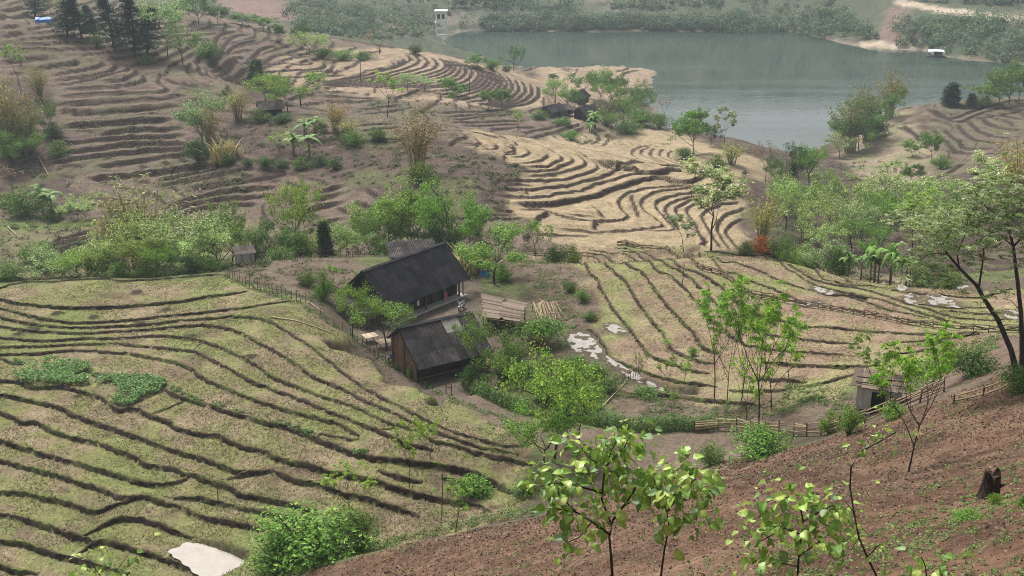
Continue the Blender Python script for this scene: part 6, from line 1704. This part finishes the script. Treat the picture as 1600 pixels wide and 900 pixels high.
weeds("terrace_weeds", "dark green leafy weeds along the terrace edge by the bean patches", "weeds", P, R.uniform(.12, .42, len(P)), 26, .14, [(.09, .18, .045), (.13, .23, .06), (.06, .12, .03)], 31, 1.0)
P = np.vstack([hits([(u, np.interp(u, [346, 382, 468, 500, 550, 590, 700, 830], [431, 446, 473, 495, 525, 557, 622, 672]) + R.uniform(-4, 4)) for u in R.uniform(350, 830, 420)])]); P = np.c_[P, gz(*P.T)]
weeds("field_edge_weeds", "weedy strip along the grassy field's edge above the farmyard", "weeds", P, R.uniform(.1, .38, len(P)), 16, .12, GREENS, 11)
P = grid_samples(pxzone("1410,600 1480,540 1560,522 1560,545 1480,585 1420,625") | pxzone("1230,600 1300,600 1290,625 1220,635"), 700, R); 
weeds("verge_weeds", "bright green weeds on the verge between field and dirt track", "weeds", P, R.uniform(.1, .35, len(P)), 16, .13, [(.13, .20, .05), (.17, .24, .07), (.10, .15, .04)], 12)
# undergrowth behind the grassy field and in the gullies
a_ = R.uniform(-.43, -.2, 280); y_ = R.uniform(142.5, 152, 280); P = np.c_[a_ * y_, y_, gz(a_ * y_, y_)]
weeds("undergrowth", "green undergrowth at the foot of the trees behind the grassy field", "undergrowth", P, R.uniform(.3, 1.0, 280), 46, .2, [(.07, .11, .03), (.10, .14, .04), (.12, .11, .05), (.05, .08, .022)], 13, 1.0)
P = grid_samples(pxzone("0,300 110,300 150,340 60,370 0,350") | pxzone("1190,300 1300,330 1420,300 1500,330 1480,440 1280,420 1230,400") | pxzone("0,345 340,335 400,372 340,425 0,440") | pxzone("400,400 560,360 760,350 840,390 780,410 560,400"), 1100, R)
weeds("gully_scrub", "loose green scrub filling the gullies behind the fields", "scrub", P, R.uniform(.3, 1.5, len(P)), 36, .26, [(.075, .10, .035), (.10, .13, .045), (.06, .08, .028), (.12, .105, .055), (.14, .16, .08)], 14, 1.0)
P = grid_samples(pxzone("270,235 360,200 530,200 600,215 720,235 820,262 790,335 600,290 420,250 330,262") | pxzone("0,230 80,230 140,330 40,345 0,330") | pxzone("860,180 960,200 1040,195 1060,160 1000,200 940,225 840,215") | pxzone("1300,250 1440,250 1500,300 1380,330 1290,310") | pxzone("430,120 560,150 760,165 860,180 700,190 560,175"), 900, R, smooth(.45, .62, N2) + .05)
weeds("slope_scrub", "low scrub dotting the bare slopes of the far hills", "scrub", P, R.uniform(.2, 1.0, len(P)), 26, .3, [(.10, .13, .05), (.14, .15, .07), (.19, .16, .09), (.08, .10, .035)], 15, .9)
# green lips on the hill terraces
P = grid_samples((YY > 160) & (YY < 330) & inview & (RISER > .35) & ~Z_STUB, 2600, R, smooth(.5, .65, N1) + .08)
weeds("riser_growth", "green growth hanging on the hill terraces' risers", "weeds", P, R.uniform(.15, .5, len(P)), 9, .26, [(.11, .13, .05), (.15, .17, .07), (.09, .10, .04)], 16)
# woods beyond the lake
FAR = [(.07, .125, .06), (.09, .15, .07), (.05, .09, .048), (.11, .165, .085), (.10, .12, .07)]
def wood_mass(name, label, P, r, n, leaf, seed, cols=FAR):
    k_ = np.hypot(P[:, 0] - tw.location.x, P[:, 1] - tw.location.y) > 13; k_ &= ~((np.abs(P[:, 0] - tw.location.x) < 6) & (P[:, 1] < tw.location.y) & (P[:, 1] > tw.location.y - 60)); P = P[k_]; r = r[k_]
    R = np.random.default_rng(seed); Lv = Leaves(seed); m = len(P)
    d = R.normal(size=(m, n, 3)); d /= np.linalg.norm(d, axis=2, keepdims=True); d[..., 2] = np.abs(d[..., 2]) * 1.1
    lump = R.uniform(.55, 1.0, (m, n, 1)) * (1 + .35 * np.sin(d[..., :1] * 4 + R.uniform(0, 6, (m, 1, 1))) * np.cos(d[..., 1:2] * 5))
    c = P[:, None] + d * r[:, None, None] * lump + np.array([0, 0, .3]) * r[:, None, None]
    col = np.array(cols)[R.integers(0, len(cols), m)][:, None] * R.uniform(.55, 1.5, (m, 1, 1)) + np.zeros((m, n, 1))
    Lv.add(c.reshape(-1, 3), (d * 1.5 + [0, 0, .3] + R.normal(size=d.shape) * .35).reshape(-1, 3), leaf * R.uniform(.5, 1.2, m * n), col.reshape(-1, 3), .65)
    o = link(bpy.data.objects.new(name, Lv.mesh(name))); return tag(o, label, "woodland", kind="stuff")
P = grid_samples(pxzone("700,46 700,0 1290,0 1290,58 1100,48 900,48"), 1300, R, .04 + smooth(.4, .56, fbm(XX * .05, YY * .05, 88, 3))); wood_mass("far_woodland", "dense bluish scrub woods on the far bank of the lake", P, 1.2 + 4.2 * R.uniform(0, 1, len(P)) ** 2, 44, 1.0, 21)
P = grid_samples(pxzone("1080,0 1300,0 1370,60 1300,66 1250,52 1080,52") | pxzone("1400,35 1600,35 1620,100 1520,92 1460,80 1400,72") | pxzone("1350,0 1600,0 1600,12 1400,0"), 520, R); wood_mass("shore_woodland", "rounded green woods on the far right shore of the lake", P, 1.6 + 4.5 * R.uniform(0, 1, len(P)) ** 2, 62, 1.0, 22, [(.08, .14, .055), (.10, .17, .07), (.06, .105, .045), (.14, .18, .09)])
P = grid_samples(pxzone("440,20 480,0 690,0 690,55 660,62 560,62 480,50"), 300, R); wood_mass("knoll_woodland", "grey-green woods on the knoll left of the white tower", P, 1.8 + 4.2 * R.uniform(0, 1, len(P)) ** 2, 70, .9, 23, [(.08, .135, .06), (.10, .165, .075), (.06, .10, .048), (.13, .155, .085)])
a_ = R.uniform(-.5, .5, 1100); y_ = R.uniform(650, 1250, 1100); P = np.c_[a_ * y_, y_, gz(a_ * y_, y_)]
wood_mass("mountain_woodland", "woods climbing the mountainside high above the lake", P, R.uniform(5, 10, 1100), 26, 3.2, 24)
# ------------------------------------------------------------------ hedges, bean patches
def leafy_run(name, label, cat, px, wd, ht, n, leaf, cols, seed):
    R = np.random.default_rng(seed); g = resample(hits(px), .25); e = empty(name, (float(g[0][0]), float(g[0][1]), float(gz(*g[0])))); tag(e, label, cat)
    o0 = np.array(e.location); Lv = Leaves(seed); i = R.integers(0, len(g), n); P = np.c_[g[i], gz(*g[i].T)] - o0
    d = R.normal(size=(n, 3)); d /= np.linalg.norm(d, axis=1, keepdims=True); d[:, 2] = np.abs(d[:, 2])
    bump = .75 + .5 * fbm(g[i][:, 0] * .9, g[i][:, 1] * .9, seed, 2)
    c = P + d * np.array([wd, wd, ht]) * (R.uniform(.6, 1.05, n) * bump)[:, None]
    Lv.add(c, d + [0, 0, .4] + R.normal(size=(n, 3)) * .5, leaf * R.uniform(.7, 1.3, n), np.array(cols)[R.integers(0, len(cols), n)], .6)
    link(bpy.data.objects.new("foliage", Lv.mesh("foliage")), e); W = Wood()
    for k in range(0, len(g), 3):
        p = np.array([*g[k], float(gz(*g[k]))]) - o0; W.tube([p - [0, 0, .1], p + [R.normal() * .1, R.normal() * .1, ht * .7]], [.03, .015], 4)
    o = link(bpy.data.objects.new("stems", W.mesh("stems")), e); o["kind"] = "stuff"; return e
HG = [(.09, .18, .035), (.125, .235, .05), (.055, .115, .025), (.17, .27, .07)]
leafy_run("hedge", "clipped green hedge between path and garden below the barn", "hedge", pts("742,612 760,620 790,634 830,648"), .75, 1.45, 5600, .15, HG, 1)
leafy_run("hedge", "long green hedge along the dirt path left of the pole fence", "hedge", pts("870,650 920,660 960,668 1010,672 1060,670 1112,668"), .75, 1.4, 9500, .15, HG, 2)
BG = [(.14, .28, .075), (.19, .34, .10), (.08, .17, .045), (.27, .39, .16)]
def patch(label, poly, n, ht, seed):
    R = np.random.default_rng(seed); m = inside(hits(pts(poly)), XX, YY); P = grid_samples(m, n, R, .02 + smooth(.38, .55, fbm(XX * .55, YY * .55, seed + 50, 3))); c0 = P.mean(0); e = empty("bean_patch", tuple(c0)); tag(e, label, "bean patch", "bean patches in the grassy field")
    Lv = Leaves(seed); q = .45 + .75 * fbm(P[:, 0] * .8, P[:, 1] * .8, seed, 3); P = P - c0; P[:, 2] += ht * q * R.uniform(.55, 1.05, n)
    Lv.add(P, np.tile([0, 0, 1.], (n, 1)) + R.normal(size=(n, 3)) * .55, .19 * R.uniform(.7, 1.3, n), np.array(BG)[R.integers(0, 4, n)], .75); link(bpy.data.objects.new("foliage", Lv.mesh("foliage")), e)
    W = Wood()
    for k in range(40): W.tube([P[k] - [0, 0, ht], P[k]], [.012, .008], 3)
    o = link(bpy.data.objects.new("stems", W.mesh("stems")), e); o["kind"] = "stuff"
patch("large leafy green bean patch on the left in the grassy field", "18,588 50,570 90,563 140,572 155,590 130,603 90,605 55,606 30,600", 5200, .7, 3)
patch("smaller leafy green bean patch right of the larger one", "142,606 165,590 200,592 235,592 262,600 250,614 225,622 205,635 185,636 165,622", 4200, .7, 4)

# ------------------------------------------------------------------ broad-leaved saplings close to the camera
def leaf_shape(seed):
    R = random.Random(seed); out = [(0, 0), (.28, .12), (.42, .38), (.34, .68), (.12, .92), (0, 1.0), (-.12, .92), (-.34, .68), (-.42, .38), (-.28, .12)]
    cup = R.uniform(.15, .6); cl = R.uniform(.2, .9)
    zf = lambda x, y: cup * abs(x) - cl * max(0, y - .3) ** 2 + R.uniform(-.03, .03)
    mid_ = [(0, y, zf(0, y) - .02) for y in (.25, .5, .75)]
    v = mid_ + [(x * R.uniform(.88, 1.12), y, zf(x, y)) for x, y in out]; n = 10; q = lambda i: 3 + i
    return v, [(0, q(0), q(1)), (0, q(1), q(2)), (0, q(2), 1), (1, q(2), q(3)), (1, q(3), 2), (2, q(3), q(4)), (2, q(4), q(5)), (2, q(5), q(6)), (2, q(6), q(7)), (2, q(7), 1), (1, q(7), q(8)), (1, q(8), 0), (0, q(8), q(9)), (0, q(9), q(0))]
M_BIGLEAF = leaf_mat('big_leaf', .3, .4, .42)
LEAFM = []
for k, c in enumerate([(.19, .31, .06), (.26, .38, .075), (.14, .245, .055), (.34, .43, .10), (.16, .25, .10)]):
    v, f = leaf_shape(k); cc = np.tile(c, (len(v), 1)); cc[:3] *= 1.25; cc[7:10] *= (.9, .82, .7); LEAFM.append(mesh_np("leaf", v, f, M_BIGLEAF, cc, False))
def sapling(label, stems, leaves_per, lsize, seed, name="broad_leaved_sapling"):
    """stems: list of (pixel polyline, distance, radius); leaves gather at the ends"""
    R = random.Random(seed); first = stems[0]; a, zz = ray(*first[0][0]); b = Vector((float(a) * first[1], first[1], 0)); b.z = float(gz(b.x, b.y)); e = empty(name, b); tag(e, label, "sapling")
    W = Wood()
    for si, (px, Y, r, nl) in enumerate(stems):
        P = []
        for k, (u, v) in enumerate(px):
            yy = Y + .12 * math.sin(k * 2.1 + si * 1.7) * (k > 0) * min(1.5, k * .5); a, zz = ray(u, v); P.append((float(a) * yy, yy, CAM_Z + float(zz) * yy))
        if si == 0 or px[0][1] > 899: P = [(P[0][0] - .05, P[0][1], float(gz(P[0][0] - .05, P[0][1])) - .1)] + P
        P = np.array(P) - np.array(b); W.tube(P, np.linspace(r, r * .45, len(P)), 6)
        for k in range(int(nl * 4.4)):
            t = len(P) - 1 - (R.random() ** 1.5) * min(2.2, len(P) - 1.01); i = min(int(t), len(P) - 2); p = Vector(P[i] + (P[i + 1] - P[i]) * (t - i))
            az = R.uniform(0, 6.283); el = R.uniform(-.5, .45); s = lsize * R.uniform(.35, .95); pet = .17 * R.uniform(.2, 1.8)
            d = Vector((math.cos(az) * math.cos(el), math.sin(az) * math.cos(el), math.sin(el) + .2)); q = p + d * pet
            o = link(bpy.data.objects.new("leaf", LEAFM[R.choices(range(5), (4, 3, 3, 2, 1))[0]]), e); o.location = q; o.scale = (s, s, s); j = R.uniform(.8, 1.2); o.color = (j, j, j, 1)
            o.rotation_euler = (el - R.uniform(-.2, 1.1), R.uniform(-.8, .8), az - math.pi / 2)
    link(bpy.data.objects.new("stem", W.mesh("stem")), e); return e
S1 = [([(957, 905), (955, 870), (952, 840), (958, 812)], 12, .022, 0), ([(958, 812), (975, 790), (992, 765), (1000, 735)], 12, .015, 16), ([(952, 835), (925, 815), (900, 800), (870, 795)], 12, .014, 16), ([(955, 820), (940, 780), (945, 730), (962, 690)], 12, .014, 18),
      ([(975, 790), (1010, 770), (1040, 745), (1065, 730)], 12.2, .012, 14), ([(940, 770), (905, 760), (870, 755), (845, 760)], 11.8, .012, 14), ([(945, 730), (975, 700), (985, 680)], 12, .01, 14), ([(900, 800), (875, 775), (860, 745), (875, 735)], 12, .01, 10), ([(992, 765), (960, 740), (920, 715), (905, 695)], 12.1, .01, 14), ([(925, 815), (905, 840), (880, 850)], 12, .008, 6)]
sapling("larger broad-leaved young tree at the bottom centre of the photo", S1, 0, .15, 1)
S2 = [([(1032, 905), (1038, 860), (1045, 825), (1042, 800)], 11.5, .014, 2), ([(1042, 800), (1060, 775), (1078, 765), (1090, 775)], 11.5, .01, 14), ([(1045, 825), (1070, 815), (1090, 810)], 11.5, .008, 9), ([(1042, 800), (1030, 770), (1020, 745)], 11.5, .009, 10), ([(1060, 775), (1085, 750), (1080, 740)], 11.4, .008, 9)]
sapling("thinner broad-leaved sapling right beside the larger central one", S2, 0, .15, 2)
S3 = [([(1246, 905), (1248, 870), (1252, 835), (1255, 815)], 10.5, .014, 2), ([(1255, 815), (1280, 800), (1300, 790), (1320, 795)], 10.5, .01, 10), ([(1252, 835), (1225, 825), (1200, 830)], 10.5, .009, 9), ([(1255, 815), (1250, 790), (1240, 775)], 10.5, .009, 10), ([(1248, 870), (1275, 850), (1295, 835)], 10.4, .008, 8), ([(1225, 825), (1190, 845), (1160, 835)], 10.6, .007, 7), ([(1240, 775), (1210, 780), (1185, 790)], 10.5, .006, 5), ([(1246, 885), (1220, 880), (1190, 882)], 10.4, .007, 8), ([(1280, 800), (1300, 820), (1310, 850)], 10.5, .007, 7)]
sapling("low broad-leaved sapling at the bottom right of the tilled slope", S3, 0, .14, 3)
S4 = [([(1372, 905), (1355, 870), (1342, 840), (1334, 800), (1328, 760), (1330, 730), (1345, 705), (1375, 690), (1400, 675)], 9.5, .011, 9), ([(1355, 870), (1375, 850), (1385, 870)], 9.5, .007, 7), ([(1342, 840), (1330, 860)], 9.5, .006, 4), ([(1334, 800), (1318, 780)], 9.5, .005, 3)]
sapling("tall arching leafless shoot at the bottom right", S4, 0, .07, 4, "arching_shoot")
S5 = [([(1448, 905), (1446, 885), (1440, 870)], 8.5, .008, 7), ([(1448, 905), (1470, 890), (1500, 880)], 8.5, .005, 0)]
sapling("tiny sapling with a few large leaves at the bottom edge", S5, 0, .12, 5)
S6 = [([(160, 905), (150, 890), (145, 880)], 11, .007, 8), ([(160, 905), (185, 888), (200, 868)], 11, .006, 5)]
sapling("tiny broad-leaved sapling at the bottom left edge", S6, 0, .10, 6)

# ------------------------------------------------------------------ the big leaning tree at the right
def big_tree():
    R = np.random.default_rng(5); Y = 74.0; x, y = hit(1592, 590); Y = y; e = empty("leaning_tree", (x, y, float(gz(x, y)))); o0 = np.array(e.location); tag(e, "big dark-trunked tree leaning over the puddled field at right", "tree")
    def P(s, dy=0.0):
        out = []
        for k, (u, v) in enumerate(crop(1060, 250, 2.963, s)):
            yy = Y + dy * k; a, zz = ray(u, v); out.append((float(a) * yy, yy, CAM_Z + float(zz) * yy))
        return np.array(out) - o0
    T = Wood(); B = Wood()
    T.tube(np.vstack([[(0, 0, -.3)], P("1560,960 1540,880 1480,740 1420,650 1380,580 1300,500 1250,440 1220,400 1190,350", .12)]), [.27, .21, .175, .15, .135, .115, .09, .07, .05, .03], 8)
    B.tube(np.vstack([[(.35, .3, -.3)], P("1592,900 1590,800 1585,700 1570,560 1550,400 1520,280 1510,200 1540,100", .15)]), [.22, .18, .16, .145, .125, .1, .075, .05, .025], 8)
    tips = []
    for s, r, dy in (("1390,600 1405,500 1415,430 1400,370", .08, -.3), ("1250,440 1200,430 1150,440 1120,470", .05, .2), ("1300,500 1290,430 1330,340 1340,280", .06, -.3), ("1550,400 1600,350 1660,300", .08, -.2), ("1520,280 1440,230 1400,190 1370,140", .06, -.3),
                     ("1510,200 1470,150 1450,110", .05, .3), ("1220,400 1260,330 1270,280", .04, .3), ("1190,350 1140,320 1100,300", .03, .1), ("1190,350 1210,290 1200,260", .03, -.3), ("1550,400 1480,340 1430,330", .05, .4), ("1540,100 1580,60 1620,40", .03, .2), ("1585,700 1540,650 1500,640", .03, -.2), ("1520,280 1570,240 1610,180", .05, -.4), ("1400,370 1440,320 1460,260", .04, .2)):
        q = P(s, dy); B.tube(q, np.linspace(r, r * .35, len(q)), 5); tips += [q[-1], q[-2]]
    link(bpy.data.objects.new("trunk", T.mesh("trunk")), e); link(bpy.data.objects.new("limb", B.mesh("limb")), e)
    Lv = Leaves(9); cols = [(.19, .27, .07), (.25, .33, .11), (.32, .39, .18), (.12, .19, .045), (.42, .47, .28)]
    cen = P("1100,280 1080,330 1150,330 1140,260 1200,260 1250,300 1230,220 1300,260 1330,330 1350,200 1400,260 1420,330 1200,480 1240,520 1300,180 1380,120 1450,110 1500,160 1560,130 1600,180 1530,220 1580,260 1460,180 1120,470 1130,520 1420,400 1600,330 1640,250 1180,310 1270,360 1370,290 1480,250 1330,240 1410,180 1540,70 1620,100")
    for q in list(cen) + tips:
        q = q + np.array([0, R.uniform(-2.2, 2.2), 0])
        for k in range(8): frond_tuft(R, Lv, q + R.normal(size=3) * [.85, .9, .55], np.array([0, 0, .5]), 5, .5, cols, 4, .2, .5)
    link(bpy.data.objects.new("crown", Lv.mesh("crown")), e)
big_tree()
HAZE = .0002
# ------------------------------------------------------------------ haze
hb = bmesh.new(); bmesh.ops.create_cube(hb, size=1.0)
hm = bpy.data.meshes.new("haze"); hb.to_mesh(hm); hb.free()
haze = link(bpy.data.objects.new("haze", hm)); haze.scale = (1900, 1420, 0); haze.scale[2] = 160
haze.location = (0, 640, 150); haze.scale[2] = 322
m = bpy.data.materials.new("pale_air"); m.use_nodes = True; nt = m.node_tree; nt.nodes.clear()
o_ = nt.nodes.new("ShaderNodeOutputMaterial"); pv = nt.nodes.new("ShaderNodeVolumePrincipled")
pv.inputs['Color'].default_value = (.78, .90, 1.0, 1); pv.inputs['Density'].default_value = HAZE; pv.inputs['Anisotropy'].default_value = 0.2
nt.links.new(pv.outputs[0], o_.inputs['Volume']); hm.materials.append(m)
tag(haze, "pale haze in the air over the valley", "haze", kind="stuff")
